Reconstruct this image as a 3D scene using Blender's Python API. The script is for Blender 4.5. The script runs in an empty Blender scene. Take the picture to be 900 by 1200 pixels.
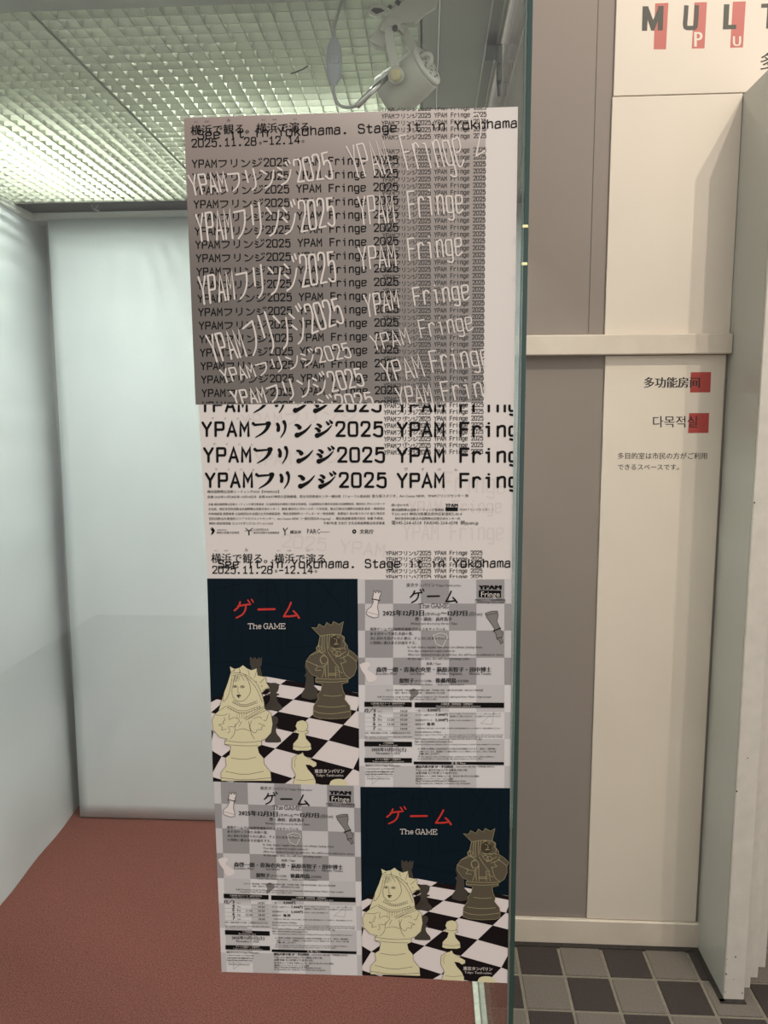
import bpy, bmesh, math, random
import numpy as np
from mathutils import Vector, Matrix
from mathutils.geometry import tessellate_polygon
random.seed(7)
S = bpy.context.scene
C = S.collection

# ---------------------------------------------------------------- camera, world, lights, exposure
FPX, YAW, PITCH, ROLL, CAMZ = 880.0, -0.0566, 0.1327, -0.0053, 1.45
_cy, _sy, _cp, _sp, _cr, _sr = math.cos(YAW), math.sin(YAW), math.cos(PITCH), math.sin(PITCH), math.cos(ROLL), math.sin(ROLL)
F_ = Vector((_sy * _cp, _cy * _cp, -_sp)); R0 = Vector((_cy, -_sy, 0)); U0 = R0.cross(F_)
R_ = R0 * _cr + U0 * _sr; U_ = U0 * _cr - R0 * _sr
cam = bpy.data.cameras.new('camera'); cam.sensor_fit = 'HORIZONTAL'; cam.sensor_width = 36.0
cam.lens = FPX / 900 * 36.0; cam.clip_start = 0.02
co = bpy.data.objects.new('camera', cam); C.objects.link(co)
m = Matrix((R_, U_, -F_)).transposed().to_4x4(); m.translation = (0, 0, CAMZ); co.matrix_world = m
S.camera = co

w = bpy.data.worlds.new('world'); S.world = w; w.use_nodes = True
wb = w.node_tree.nodes['Background']; wb.inputs[0].default_value = (1.0, 0.955, 0.92, 1); wb.inputs[1].default_value = 0.80

def lamp(name, loc, power, col, rad):
    l = bpy.data.lights.new(name, 'POINT'); l.energy = power; l.color = col; l.shadow_soft_size = rad
    o = bpy.data.objects.new(name, l); C.objects.link(o); o.location = loc
lamp('hall_downlight', (1.61, 0.14, 3.78), 92, (1.0, 0.90, 0.76), 0.016)
lamp('hall_downlight', (1.32, 0.14, 3.78), 76, (1.0, 0.90, 0.76), 0.016)
def arealamp(name, loc, target, size, power, col):
    l = bpy.data.lights.new(name, 'AREA'); l.energy = power; l.color = col; l.size = size
    o = bpy.data.objects.new(name, l); C.objects.link(o); o.location = loc
    o.rotation_euler = (Vector(target) - Vector(loc)).to_track_quat('-Z', 'Y').to_euler()
arealamp('hall_ceiling_lamp', (1.3, -0.8, 3.0), (0.2, 1.2, 1.2), 0.9, 8, (1.0, 0.9, 0.8))
S.view_settings.view_transform = 'Standard'; S.view_settings.look = 'None'
S.view_settings.exposure = 0.0; S.view_settings.gamma = 1.0; S.view_settings.use_curve_mapping = False
S.cycles.max_bounces = 14; S.cycles.transparent_max_bounces = 16; S.cycles.transmission_bounces = 10
S.cycles.caustics_reflective = False

# ---------------------------------------------------------------- measuring helpers (pixel -> point on a known plane)
def ray(px, py): return F_ + R_ * ((px - 450) / FPX) + U_ * ((600 - py) / FPX)
def on_y(px, py, Y):
    d = ray(px, py); t = Y / d.y; return Vector((d.x * t, Y, CAMZ + d.z * t))
def on_z(px, py, Z):
    d = ray(px, py); t = (Z - CAMZ) / d.z; return Vector((d.x * t, d.y * t, Z))

# ---------------------------------------------------------------- materials
def lin(c):
    return tuple(((v / 255) / 12.92 if v / 255 <= .04045 else ((v / 255 + .055) / 1.055) ** 2.4) for v in c)
def mat(name, rgb, rough=.6, spec=.5, metal=0.0, noise=0.0, nscale=40, bump=0.0, bscale=200, emit=None, detail=3, stretch=None):
    m = bpy.data.materials.new(name); m.use_nodes = True; nt = m.node_tree; b = nt.nodes['Principled BSDF']
    c = lin(rgb) + (1,)
    b.inputs['Base Color'].default_value = c; b.inputs['Roughness'].default_value = rough
    b.inputs['Specular IOR Level'].default_value = spec; b.inputs['Metallic'].default_value = metal
    tc = nt.nodes.new('ShaderNodeTexCoord'); mp = nt.nodes.new('ShaderNodeMapping')
    nt.links.new(tc.outputs['Object'], mp.inputs[0])
    if stretch: mp.inputs['Scale'].default_value = stretch
    if noise:
        n = nt.nodes.new('ShaderNodeTexNoise'); n.inputs['Scale'].default_value = nscale; n.inputs['Detail'].default_value = detail
        nt.links.new(mp.outputs[0], n.inputs['Vector'])
        r = nt.nodes.new('ShaderNodeValToRGB'); r.color_ramp.elements[0].position = .3; r.color_ramp.elements[1].position = .7
        r.color_ramp.elements[0].color = tuple(v * (1 - noise) for v in c[:3]) + (1,)
        r.color_ramp.elements[1].color = tuple(min(1, v * (1 + noise)) for v in c[:3]) + (1,)
        nt.links.new(n.outputs['Fac'], r.inputs[0]); nt.links.new(r.outputs[0], b.inputs['Base Color'])
    if bump:
        n = nt.nodes.new('ShaderNodeTexNoise'); n.inputs['Scale'].default_value = bscale; n.inputs['Detail'].default_value = 4
        nt.links.new(mp.outputs[0], n.inputs['Vector'])
        bp = nt.nodes.new('ShaderNodeBump'); bp.inputs['Strength'].default_value = bump; bp.inputs['Distance'].default_value = .002
        nt.links.new(n.outputs['Fac'], bp.inputs['Height']); nt.links.new(bp.outputs[0], b.inputs['Normal'])
    if emit:
        b.inputs['Emission Color'].default_value = tuple(emit[:3]) + (1,); b.inputs['Emission Strength'].default_value = emit[3]
    return m
def glassmat(name, tint=(1, 1, 1)):
    m = bpy.data.materials.new(name); m.use_nodes = True; nt = m.node_tree; nt.nodes.clear()
    g = nt.nodes.new('ShaderNodeNewGeometry'); d = nt.nodes.new('ShaderNodeVectorMath'); d.operation = 'DOT_PRODUCT'
    nt.links.new(g.outputs['Normal'], d.inputs[0]); nt.links.new(g.outputs['Incoming'], d.inputs[1])
    def M(op, a, b=None):
        n = nt.nodes.new('ShaderNodeMath'); n.operation = op
        for i, v in enumerate((a, b)):
            if v is None: continue
            if isinstance(v, (int, float)): n.inputs[i].default_value = v
            else: nt.links.new(v, n.inputs[i])
        return n.outputs[0]
    p = M('POWER', M('SUBTRACT', 1.0, M('ABSOLUTE', d.outputs['Value'])), 5.0)
    f = M('ADD', M('MULTIPLY', p, .96), .04)
    t = nt.nodes.new('ShaderNodeBsdfTransparent'); t.inputs[0].default_value = tint + (1,)
    gl = nt.nodes.new('ShaderNodeBsdfGlossy'); gl.inputs['Roughness'].default_value = 0.0
    mx = nt.nodes.new('ShaderNodeMixShader'); o = nt.nodes.new('ShaderNodeOutputMaterial')
    nt.links.new(f, mx.inputs[0]); nt.links.new(t.outputs[0], mx.inputs[1]); nt.links.new(gl.outputs[0], mx.inputs[2]); nt.links.new(mx.outputs[0], o.inputs[0])
    return m
def translucent(name, rgb, tr=.5):
    m = bpy.data.materials.new(name); m.use_nodes = True; nt = m.node_tree; nt.nodes.clear()
    a = nt.nodes.new('ShaderNodeBsdfDiffuse'); b = nt.nodes.new('ShaderNodeBsdfTranslucent'); c = lin(rgb) + (1,)
    a.inputs[0].default_value = c; b.inputs[0].default_value = c
    mx = nt.nodes.new('ShaderNodeMixShader'); mx.inputs[0].default_value = tr; o = nt.nodes.new('ShaderNodeOutputMaterial')
    nt.links.new(a.outputs[0], mx.inputs[1]); nt.links.new(b.outputs[0], mx.inputs[2]); nt.links.new(mx.outputs[0], o.inputs[0])
    return m
def attrmat(name, rough=.5):
    m = mat(name, (200, 200, 200), rough, .35); nt = m.node_tree
    a = nt.nodes.new('ShaderNodeAttribute'); a.attribute_name = 'ink'
    nt.links.new(a.outputs['Color'], nt.nodes['Principled BSDF'].inputs['Base Color']); return m

M_white = mat('white_sheet', (215, 221, 223), .5, .3, noise=.04, nscale=3, bump=.05, bscale=12)
M_batten = mat('batten_white', (205, 208, 200), .5)
M_carpet = mat('carpet_red', (121, 73, 65), .95, .1, noise=.45, nscale=300, bump=.8, bscale=700, detail=6)
M_dark = mat('dark_metal', (44, 44, 42), .45, .5)
M_metal = mat('ceiling_metal', (138, 138, 125), .5, .5, .35, noise=.12, nscale=5)
M_ridge = mat('ceiling_ridge', (175, 176, 166), .4, .5, .4)
M_louver = translucent('louver_plastic', (154, 157, 143), .07)
M_box = mat('light_box_white', (190, 192, 188), .7)
M_tube = mat('tube_glow', (255, 255, 255), emit=(0.97, 1.0, 0.95, 150.0))
M_glass = glassmat('clear_glass', (.975, .99, .982))
M_edge = mat('glass_edge_green', (38, 66, 62), .12, .7)
M_edge2 = mat('glass_edge_pale', (96, 122, 114), .15, .7)
M_glint = mat('painted_glint', (240, 238, 178), .4, emit=(1, .98, .6, .12))  # pale yellow with a weak glow, painted in for reflected glints
M_track = mat('track_white', (214, 220, 206), .5, noise=.12, nscale=90)
M_gwall = mat('grey_wall', (142, 132, 124), .62, .35, noise=.03, nscale=2, bump=.04, bscale=60)
M_cream = mat('cream_board', (222, 211, 196), .55, .35, noise=.03, nscale=2.5, bump=.05, bscale=50)
M_creamtrim = mat('cream_paint', (212, 200, 184), .42, .5, noise=.05, nscale=14, bump=.1, bscale=60)
M_part = mat('partition_grey', (180, 180, 172), .16, .5, noise=.04, nscale=3)
M_postw = mat('chipped_white_paint', (206, 200, 190), .5, .4, noise=.05, nscale=30, bump=.25, bscale=140)
M_chip = mat('paint_chip', (52, 46, 40), .9)
M_tile_d = mat('tile_dark', (62, 55, 52), .7, .3, noise=.30, nscale=320, bump=.3, bscale=300, detail=5)
M_tile_l = mat('tile_light', (114, 106, 98), .7, .3, noise=.22, nscale=320, bump=.3, bscale=300, detail=5)
M_grout = mat('grout', (134, 127, 114), .85, .2, noise=.12, nscale=120)
M_floor = mat('floor_far', (92, 86, 80), .8, .2, noise=.2, nscale=60)
M_seal = mat('dark_sealant', (58, 54, 50), .8, .2, noise=.2, nscale=90)
M_red = mat('sign_red', (176, 66, 58), .5); M_red2 = mat('sign_red_pale', (186, 96, 86), .5)
M_sign = mat('sign_ink', (34, 32, 30), .5); M_signg = mat('sign_ink_olive', (60, 56, 46), .5)
M_paper = mat('poster_paper', (219, 212, 208), .45, .35, bump=.03, bscale=8)
M_ink = mat('print_black', (14, 14, 15), .5, .12); M_inkg = mat('print_grey', (128, 124, 122), .5, .3)
M_inkw = mat('print_white', (215, 206, 200), .5, .3); M_ghost = mat('print_ghost', (213, 204, 201), .5, .3)
M_grad = attrmat('grey_gradient_print')
M_navy = mat('navy_print', (2, 22, 33), .5, .12); M_navy2 = mat('navy_line', (0, 10, 17), .5, .12)
M_cell_b = mat('board_black', (22, 14, 17), .5, .12); M_cell_w = mat('board_white', (224, 214, 212), .35, .35)
M_ivory = mat('ivory_print', (218, 210, 172), .35, .35); M_line = mat('line_print', (62, 52, 44), .4, .3)
M_taupe = mat('taupe_print', (86, 78, 64), .35, .35); M_taupel = mat('taupe_line', (166, 154, 116), .4, .3)
M_taupe2 = mat('taupe_back', (66, 60, 54), .35, .35)
M_rust = mat('red_print', (196, 48, 40), .4, .35)
M_fly = mat('flyer_pale', (201, 197, 199), .4, .35); M_flyg = mat('flyer_grey', (152, 149, 150), .4, .35)
M_flyl = mat('flyer_light_cell', (216, 212, 213), .4, .35); M_flym = mat('flyer_mid_cell', (192, 188, 189), .4, .35)
M_lampw = mat('lamp_white', (186, 186, 172), .38, .5); M_lampd = mat('lamp_dark', (40, 40, 36), .5)
M_knob = mat('knob_cream', (196, 186, 142), .35); M_chrome = mat('chrome', (190, 190, 184), .2, .5, .9)
M_cord = mat('cord_grey', (150, 152, 146), .5); M_switch = mat('switch_grey', (150, 156, 156), .45)

# ---------------------------------------------------------------- object helpers
ORG = {}
def thing(name, label, cat, loc=(0, 0, 0), group=None, kind=None):
    o = bpy.data.objects.new(name, None); C.objects.link(o); o.location = loc; o.empty_display_size = .05
    ORG[o.name] = Vector(loc)
    if label: o['label'] = label
    if cat: o['category'] = cat
    if group: o['group'] = group
    if kind: o['kind'] = kind
    return o
def wl(o): return ORG.get(o.name, Vector((0, 0, 0))) if o else Vector((0, 0, 0))
def mk(name, verts, faces, m, parent=None, smooth=False, kind=None, label=None, cat=None, origin=None):
    base = wl(parent); org = Vector(origin) if origin is not None else (base if parent else Vector((0, 0, 0)))
    me = bpy.data.meshes.new(name); me.from_pydata([tuple(Vector(v) - org) for v in verts], [], faces); me.validate()
    me.materials.append(m)
    if smooth:
        me.polygons.foreach_set('use_smooth', [True] * len(me.polygons))
    o = bpy.data.objects.new(name, me); C.objects.link(o); o.location = org - base
    ORG[o.name] = org
    if parent: o.parent = parent
    if kind: o['kind'] = kind
    if label: o['label'] = label
    if cat: o['category'] = cat
    return o
def bm_out(name, bm, m, parent=None, smooth=False, **k):
    bmesh.ops.recalc_face_normals(bm, faces=bm.faces)
    bm.verts.index_update()
    o = mk(name, [v.co.copy() for v in bm.verts], [[v.index for v in f.verts] for f in bm.faces], m, parent, smooth, **k)
    bm.free(); return o
def addbox(bm, x0, x1, y0, y1, z0, z1, bev=0.0):
    n0 = set(bm.verts)
    r = bmesh.ops.create_cube(bm, size=1.0)
    for v in r['verts']:
        v.co = Vector(((x0 + x1) / 2 + v.co.x * (x1 - x0), (y0 + y1) / 2 + v.co.y * (y1 - y0), (z0 + z1) / 2 + v.co.z * (z1 - z0)))
    if bev:
        es = list({e for v in r['verts'] for e in v.link_edges})
        bmesh.ops.bevel(bm, geom=es, offset=bev, segments=1, affect='EDGES')
def box(name, b, m, parent=None, bev=0.0, **k):
    bm = bmesh.new(); addbox(bm, *b, bev=bev); return bm_out(name, bm, m, parent, **k)
def prism(name, front, depth, m, parent=None, **k):
    """front: polygon in a plane facing -Y; extruded towards +Y by depth"""
    n = len(front); vs = [Vector(p) for p in front] + [Vector(p) + Vector((0, depth, 0)) for p in front]
    fs = [list(range(n)), list(range(2 * n - 1, n - 1, -1))] + [[i, i + n, (i + 1) % n + n, (i + 1) % n] for i in range(n)]
    bm = bmesh.new(); bv = [bm.verts.new(v) for v in vs]
    for f in fs: bm.faces.new([bv[i] for i in f])
    return bm_out(name, bm, m, parent, **k)
def tube(name, pts, rad, m, parent=None, seg=10, **k):
    pts = [Vector(p) for p in pts]; rads = rad if isinstance(rad, (list, tuple)) else [rad] * len(pts)
    vs, fs = [], []; prev = None
    for i, p in enumerate(pts):
        t = (pts[min(i + 1, len(pts) - 1)] - pts[max(i - 1, 0)]).normalized()
        a = prev if prev is not None else (Vector((0, 0, 1)) if abs(t.z) < .9 else Vector((1, 0, 0)))
        u = (a - t * a.dot(t)).normalized(); v = t.cross(u); prev = u
        for j in range(seg):
            g = 2 * math.pi * j / seg; vs.append(p + (u * math.cos(g) + v * math.sin(g)) * rads[i])
    for i in range(len(pts) - 1):
        for j in range(seg):
            fs.append([i * seg + j, i * seg + (j + 1) % seg, (i + 1) * seg + (j + 1) % seg, (i + 1) * seg + j])
    fs.append(list(range(seg))[::-1]); fs.append([(len(pts) - 1) * seg + j for j in range(seg)])
    return mk(name, vs, fs, m, parent, True, **k)
def smoothpts(P, n=3):
    P = [Vector(p) for p in P]
    for _ in range(n):
        Q = [P[0]]
        for a, b in zip(P, P[1:]): Q += [a * .75 + b * .25, a * .25 + b * .75]
        P = Q + [P[-1]]
    return P

# ---------------------------------------------------------------- the setting on the right: niche, floor, partition
YW = on_z(700, 1103.5, 0).y                     # niche wall plane
GX = 0.1245                                     # middle of the display case's side glass
print('YW', YW)
wall_back = box('wall_back', (0.135, 1.9, YW, YW + .08, 0, 3.1), M_gwall, kind='structure')
rb_z0 = on_y(612, 391, YW).z; s0, s1 = on_y(697.5, -10, YW), on_y(694, 240, YW)
box('wall_seam', (s1.x - .0006, s1.x + .0006, YW - .0006, YW + .001, rb_z0, 2.7), M_signg, wall_back)
# floor: grout bed with each tile a piece of its own
floor = box('floor', (-2.4, 3.0, -3.2, 2.75, -.05, -.0035), M_grout, kind='structure')
P = .1137
c0 = on_z(702.7, 1108.6, 0); c1 = on_z(731, 1186.5, 0); print('joint', c0, c1)
P = (c0.y - c1.y) / 2; print('tile pitch', P)
jw = .0085
def tile_mesh(m):
    bm = bmesh.new(); h = (P - jw) / 2; addbox(bm, -h, h, -h, h, -.012, 0, bev=.0012)
    o = bm_out('tile', bm, m, floor); return o
proto = {0: tile_mesh(M_tile_d), 1: tile_mesh(M_tile_l)}
used = set()
for i in range(-5, 9):
    for j in range(-1, 10):
        cx, cy = c0.x + (i + .5) * P, c0.y - (j + .5) * P
        if cx < .19 and i < -4: continue
        par = (i + j) % 2                        # column right of the measured joint is dark in the first full row
        sy = 1.0
        if j == -1:
            y1 = YW - .013; y0 = c0.y + jw / 2
            if y1 - y0 < .01: continue
            sy = (y1 - y0) / (P - jw); cy = (y0 + y1) / 2
        o = proto[par] if par not in used else proto[par].copy()
        if par in used: C.objects.link(o)
        used.add(par); o.location = Vector((cx, cy, random.uniform(-.0006, .0003))); o.scale = (1, sy, 1)
# a run of the same floor further from the camera's view, joined pieces
box('trim_1', (0.145, .757, YW - .028, YW - .013, -.003, .0025), M_seal, kind='structure')
bb_t = on_y(700, 1079, YW - .012).z
bm = bmesh.new(); addbox(bm, .142, .760, YW - .013, YW, 0.0, bb_t, bev=.0025)
bm_out('baseboard_back', bm, M_creamtrim, kind='structure')

# partition wall on the right and the stepped edges of the boards beside it
pc = on_y(817, 1085, YW).x; PX = pc; print('partition x', PX)
PY = on_z(856, 1168.5, 0).y
ptop = on_y(869.5, 112, YW).z; print('ptop', ptop, 'PY', PY)
wr = box('wall_right', (PX, PX + .030, PY, YW, 0, ptop), M_part, kind='structure')
steps = [((854, 870, 1169)), ((870, 879, 1158)), ((879, 888, 1146)), ((888, 897, 1134))]
xs_prev = PX
for k, (a, b, yb) in enumerate(steps):
    yk = on_z((a + b) / 2, yb, 0).y; x1 = on_z(b, yb, 0).x
    if k == 0:
        x0 = PX; t = thing('partition_edge_board', 'chipped white painted end board of the grey partition, nearest and widest of the stepped boards', 'board', (x0, yk, 0), 'stepped white boards at the right edge')
        box('board', (x0, x1, yk - .008, yk - .0002, 0, ptop), M_postw, t, bev=.0015)
    else:
        x0 = xs_prev + .0006
        lab = ['', 'narrow white board just right of the nearest chipped end board, second of the stepped boards',
               'third white board from the grey partition, set back behind the second, small dark chips low down',
               'farthest and rightmost of the stepped white boards at the right edge'][k]
        t = thing('partition_edge_board', lab, 'board', (x0, yk, 0), 'stepped white boards at the right edge')
        box('board', (x0, x1, yk, YW - .001, 0, ptop), M_postw, t, bev=.0015)
    for q in range(10 if k == 0 else 4):           # chips in the paint along the arrises
        zz = random.choice([random.uniform(.02, .12), random.uniform(.3, 1.3)]) if k == 0 else random.uniform(.1, 1.5)
        xx = x0 + random.choice([.001, .002, (x1 - x0) * .9, (x1 - x0) * .45]); yy = (yk - .008 if k == 0 else yk)
        s = random.uniform(.0009, .0026)
        pr = [(xx + s * math.cos(a_) * random.uniform(.5, 1.2), yy - .0003, zz + s * 1.3 * math.sin(a_) * random.uniform(.5, 1.2)) for a_ in [i_ * math.tau / 7 for i_ in range(7)]]
        mk('paint_chip', pr, [list(range(7))], M_chip, t)
    xs_prev = x1
# sealant round the foot of the partition
bm = bmesh.new(); addbox(bm, PX - .012, PX, PY - .018, YW - .014, -.003, .002); addbox(bm, PX - .012, PX + .05, PY - .022, PY - .0085, -.003, .002)
bm_out('trim_2', bm, M_seal, kind='structure')

# rail across the niche wall
ra = on_y(612, 416.5, YW - .028); rb = on_y(612, 393, YW - .028)
rail = box('trim_3', (.142, PX - .001, YW - .028, YW, ra.z, rb.z), M_creamtrim, kind='structure', bev=.002)

# cream boards
bd = .006; YB = YW - bd
u0 = on_y(721, 50, YB).x; zgap = on_y(790, 111, YB).z
upper = thing('sign_board', 'cream upper wall board with large dark and red lettering, above the thin joint', 'board', (u0, YB, zgap))
box('board_panel', (u0, 1.55, YB, YW - .0003, zgap + .001, 3.0), M_cream, upper, bev=.0008)
mid = thing('cream_wall_board', 'plain cream wall board between the thin joint and the white rail, beside grey wall', 'board', (u0, YB, rb.z))
mx0 = on_y(713, 260, YB).x
box('board_panel', (mx0, PX - .001, YB, YW - .0003, rb.z + .001, zgap - .001), M_cream, mid, bev=.0008)
low = thing('sign_board', 'tall cream wall board under the white rail with small lettering and two red squares', 'board', (u0, YB, bb_t))
lx0, lx1 = on_y(698.5, 750, YB).x, PX - .007
box('board_panel', (lx0, lx1, YB, YW - .0003, bb_t + .0015, ra.z - .0015), M_cream, low, bev=.0008)

# ---------------------------------------------------------------- the display case on the left
FZ = .137; CZ = 2.04
YG = .9945                                        # front face of the front pane
case = thing('display_case', 'built-in glass display case with white interior and red-brown carpet', 'display case', (-.5, 1.6, 0))
XL = on_z(93, 947, FZ).x; print('XL', XL, 'corner Y', on_z(93, 947, FZ).y, on_z(0, 1063, FZ))
YBK = on_z(95, 955.5, FZ + .005).y; print('YBK', YBK)
YE = YBK + .075
box('plinth', (XL - .05, .1275, .985, YE, 0, FZ - .008), M_metal, case)
box('carpet', (XL - .03, .1195, 1.0035, YE, FZ - .008, FZ), M_carpet, case)
# left lining sheet, gently waved; its foot follows the measured line on the carpet
xa = on_z(0, 1063, FZ); xb = on_z(93, 947, FZ)
def leftx(y): return xb.x + (xa.x - xb.x) * (y - xb.y) / (xa.y - xb.y)
vs, fs = [], []; NY, NZ = 40, 36
for a in range(NY + 1):
    for b in range(NZ + 1):
        y = 1.004 + (YE - .001 - 1.004) * a / NY; z = FZ + .001 + (CZ - .03 - FZ) * b / NZ
        wv = .004 * math.sin(y * 9 + z * 2.2) * (z / 2) + .003 * math.sin(z * 7 - y * 3) + .0025 * math.sin(y * 21 + z)
        vs.append((leftx(y) + wv - .006, y, z))
for a in range(NY):
    for b in range(NZ): i = a * (NZ + 1) + b; fs.append([i, i + 1, i + NZ + 2, i + NZ + 1])
mk('left_lining', vs, fs, M_white, case, True)
box('left_wall', (XL - .06, XL - .03, .995, YE + .02, 0, 2.3), M_box, case)
box('left_cove', (XL - .031, XL + .004, 1.003, YE, CZ - .028, CZ - .001), M_batten, case, bev=.008)
box('rear_wall', (XL - .03, .13, YE, YE + .02, 0, 2.3), M_box, case)
box('right_wall', (.1105, .134, YW + .001, YE, FZ, 2.3), M_box, case)
# ceiling metalwork
zc = CZ
box('front_beam', (XL - .03, .1195, 1.004, 1.164, zc - .004, zc + .03), M_metal, case, bev=.002)
GXR = -.012
box('light_leak_lip', (GXR - .0022, GXR + .004, 1.164, YE, zc - .003, zc - .0008), M_metal, case)  # added strip that blocks light leaking between louvre and frame
box('ceiling_frame', (GXR, .018, 1.164, YE, zc - .003, zc + .03), M_metal, case, bev=.0015)
box('ceiling_panel', (.0195, .0935, 1.164, YE, zc, zc + .03), M_metal, case)
box('ceiling_ridge', (.0935, .0955, 1.0045, YE, zc - .006, zc + .02), M_ridge, case)
box('ceiling_channel', (.0955, .112, 1.164, YE, zc + .004, zc + .03), M_metal, case)
box('ceiling_ridge', (.112, .1135, 1.164, YE, zc - .004, zc + .02), M_ridge, case)
box('ceiling_channel', (.1135, .1195, 1.164, YE, zc + .002, zc + .03), M_metal, case)
YGB = on_z(130, 235, zc).y; print('grid back', YGB)
box('rear_channel', (XL - .028, GXR - .0005, YGB + .004, YE, zc + .002, zc + .05), M_dark, case)
box('rear_channel_lip', (XL - .02, GXR - .001, YGB, YGB + .004, zc - .003, zc + .03), M_metal, case)
# batten above the loose panel
bz0 = on_y(130, 257, YBK + .004).z; bz1 = on_y(130, 247.5, YBK + .004).z
box('rear_batten', (XL - .004, .1095, YBK + .003, YE - .001, bz0, bz1), M_batten, case, bev=.002)
# light box over the louvre: white liner and two tubes
LX0, LX1, LY0, LY1 = XL - .03, GXR, 1.164, YGB
box('light_box_top', (LX0, LX1 + .03, LY0 - .02, YE, 2.27, 2.285), M_box, case)
box('light_box_side', (LX0, LX1 + .03, LY0 - .02, LY0, zc + .03, 2.27), M_box, case)
box('light_box_side', (LX0, LX1 + .03, LY1 + .01, LY1 + .02, zc + .05, 2.27), M_box, case)
box('light_box_side', (LX1 + .012, LX1 + .03, LY0, LY1 + .01, zc + .03, 2.27), M_box, case)
for xx in (-.88, -.20):
    t_ = tube('fluorescent_tube', [(xx, 1.45, 2.20), (xx, 2.04, 2.20)], .016, M_tube, case, seg=12)
# louvre panels: every blade its own piece
pxm = on_z(135, 115, zc).x; print('louver seam x', pxm)
def louver(x0, x1, label):
    t = thing('louver_panel', label, 'ceiling panel', (x0, LY0, zc), 'egg-crate louver panels in the case ceiling')
    nx = int(round((x1 - x0) / .0278)); ny = int(round((LY1 - LY0) / .0292)); h = .0138; th = .0007
    me1 = me2 = None
    for i in range(nx + 1):
        x = x0 + .001 + (x1 - x0 - .002) * i / nx
        if me1 is None:
            o = box('louver_blade', (x - th, x + th, LY0 + .001, LY1 - .001, zc + .0006, zc + h), M_louver, t, origin=(x, LY0, zc)); me1 = o
        else:
            o = me1.copy(); C.objects.link(o); o.location = Vector((x, LY0, zc)) - wl(t)
    for j in range(ny + 1):
        y = LY0 + .001 + (LY1 - LY0 - .002) * j / ny
        if me2 is None:
            o = box('louver_blade', (x0 + .0005, x1 - .0005, y - th, y + th, zc, zc + h + .0004), M_louver, t, origin=(x0, y, zc)); me2 = o
        else:
            o = me2.copy(); C.objects.link(o); o.location = Vector((x0, y, zc)) - wl(t)
louver(LX0 + .003, pxm - .001, 'left white egg-crate louver panel under the tubes, against the left lining')
louver(pxm + .002, LX1 - .0005, 'right white egg-crate louver panel, behind the white spotlight')
# floor track under the side glass
box('floor_track', (.1085, .1205, 1.0035, YW, FZ, FZ + .012), M_track, case, bev=.001)
box('outer_skirt', (.1285, .1345, .985, YW, 0, FZ), M_track, case, bev=.001)
# glass
ZG0, ZG1 = FZ - .006, 2.045
def glassbox(name, b):
    return box(name, b, M_glass, case)
box('front_glass', (XL - .02, .1185, YG, YG + .008, FZ + .0005, 2.07), M_glass, case)
box('side_glass', (.1215, .1275, .9935, YW, FZ + .0005, 2.07), M_glass, case)
bm = bmesh.new(); addbox(bm, .1215, .1275, .9885, .9930, 0.02, 2.07, bev=.0006)
bm_out('side_glass_edge', bm, M_edge, case, label='dark green polished front edge of the side glass')
bm = bmesh.new(); addbox(bm, .1187, .1209, .9905, .9938, 0.02, 2.07)
bm_out('glass_joint', bm, M_edge2, case)
for py_ in (265.5, 309.5):
    p = on_y(609, py_, .9885)
    box('glass_glint', (.1195, .1265, .9868, .9884, p.z - .0018, p.z + .0018), M_glint, case, bev=.0006)  # tiny glowing block standing in for a glint on the glass edge
# pivot bracket clamped to the top of the side glass
br = thing('pivot_bracket', 'small dark metal pivot bracket at the ceiling by the side glass', 'bracket', (.115, 1.33, zc))
box('plate', (.0965, .1205, 1.300, 1.355, zc - .0085, zc - .0065), mat('bracket_grey', (58, 60, 56), .4, .5, .6), br, bev=.0006)
box('clip', (.1125, .1205, 1.300, 1.318, zc - .062, zc - .0087), mat('bracket_grey2', (84, 86, 80), .35, .5, .6), br, bev=.001)
tube('pin', [(.1165, 1.309, zc - .0622), (.1165, 1.309, zc - .082)], [.0035, .0022], M_dark, br)
tube('clip_hole', [(.1165, 1.2994, zc - .036), (.1165, 1.2999, zc - .036)], .0017, M_dark, br)

# the loose white backing panel
bp_ = thing('backing_panel', 'large loose white sheet panel standing against the back of the display case', 'panel', (-.4, YBK, FZ))
tl, bl = on_y(57.5, 258, YBK), on_y(95.5, 955.5, YBK); bl.z = FZ + .005
vs, fs = [], []; NX, NZ = 40, 40
for s_, off in ((0, 0), (1, .012)):
    for a in range(NX + 1):
        for b in range(NZ + 1):
            v = b / NZ; xl = bl.x + (tl.x - bl.x) * v; x = xl + (.1075 - xl) * a / NX; z = bl.z + (tl.z - .0006 - bl.z) * v
            wv = .0016 * math.sin(x * 6 + z * 1.5) + .001 * math.sin(z * 9 + x * 3) - .0012 * math.sin(x * 13 - z * 8)
            vs.append((x, YBK - .009 + wv * (4 * v * (1 - v) + .1) + off, z))
n1 = (NX + 1) * (NZ + 1)
for a in range(NX):
    for b in range(NZ):
        i = a * (NZ + 1) + b; q = [i, i + NZ + 1, i + NZ + 2, i + 1]; fs.append(q); fs.append([n1 + k for k in q[::-1]])
bd_ = [a * (NZ + 1) for a in range(NX + 1)] + [NX * (NZ + 1) + b for b in range(1, NZ + 1)] + [a * (NZ + 1) + NZ for a in range(NX - 1, -1, -1)] + [b for b in range(NZ - 1, 0, -1)]
for k in range(len(bd_)): i, j = bd_[k], bd_[(k + 1) % len(bd_)]; fs.append([i, j, n1 + j, n1 + i][::-1])
mk('sheet', vs, fs, M_white, bp_, True)

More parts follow.
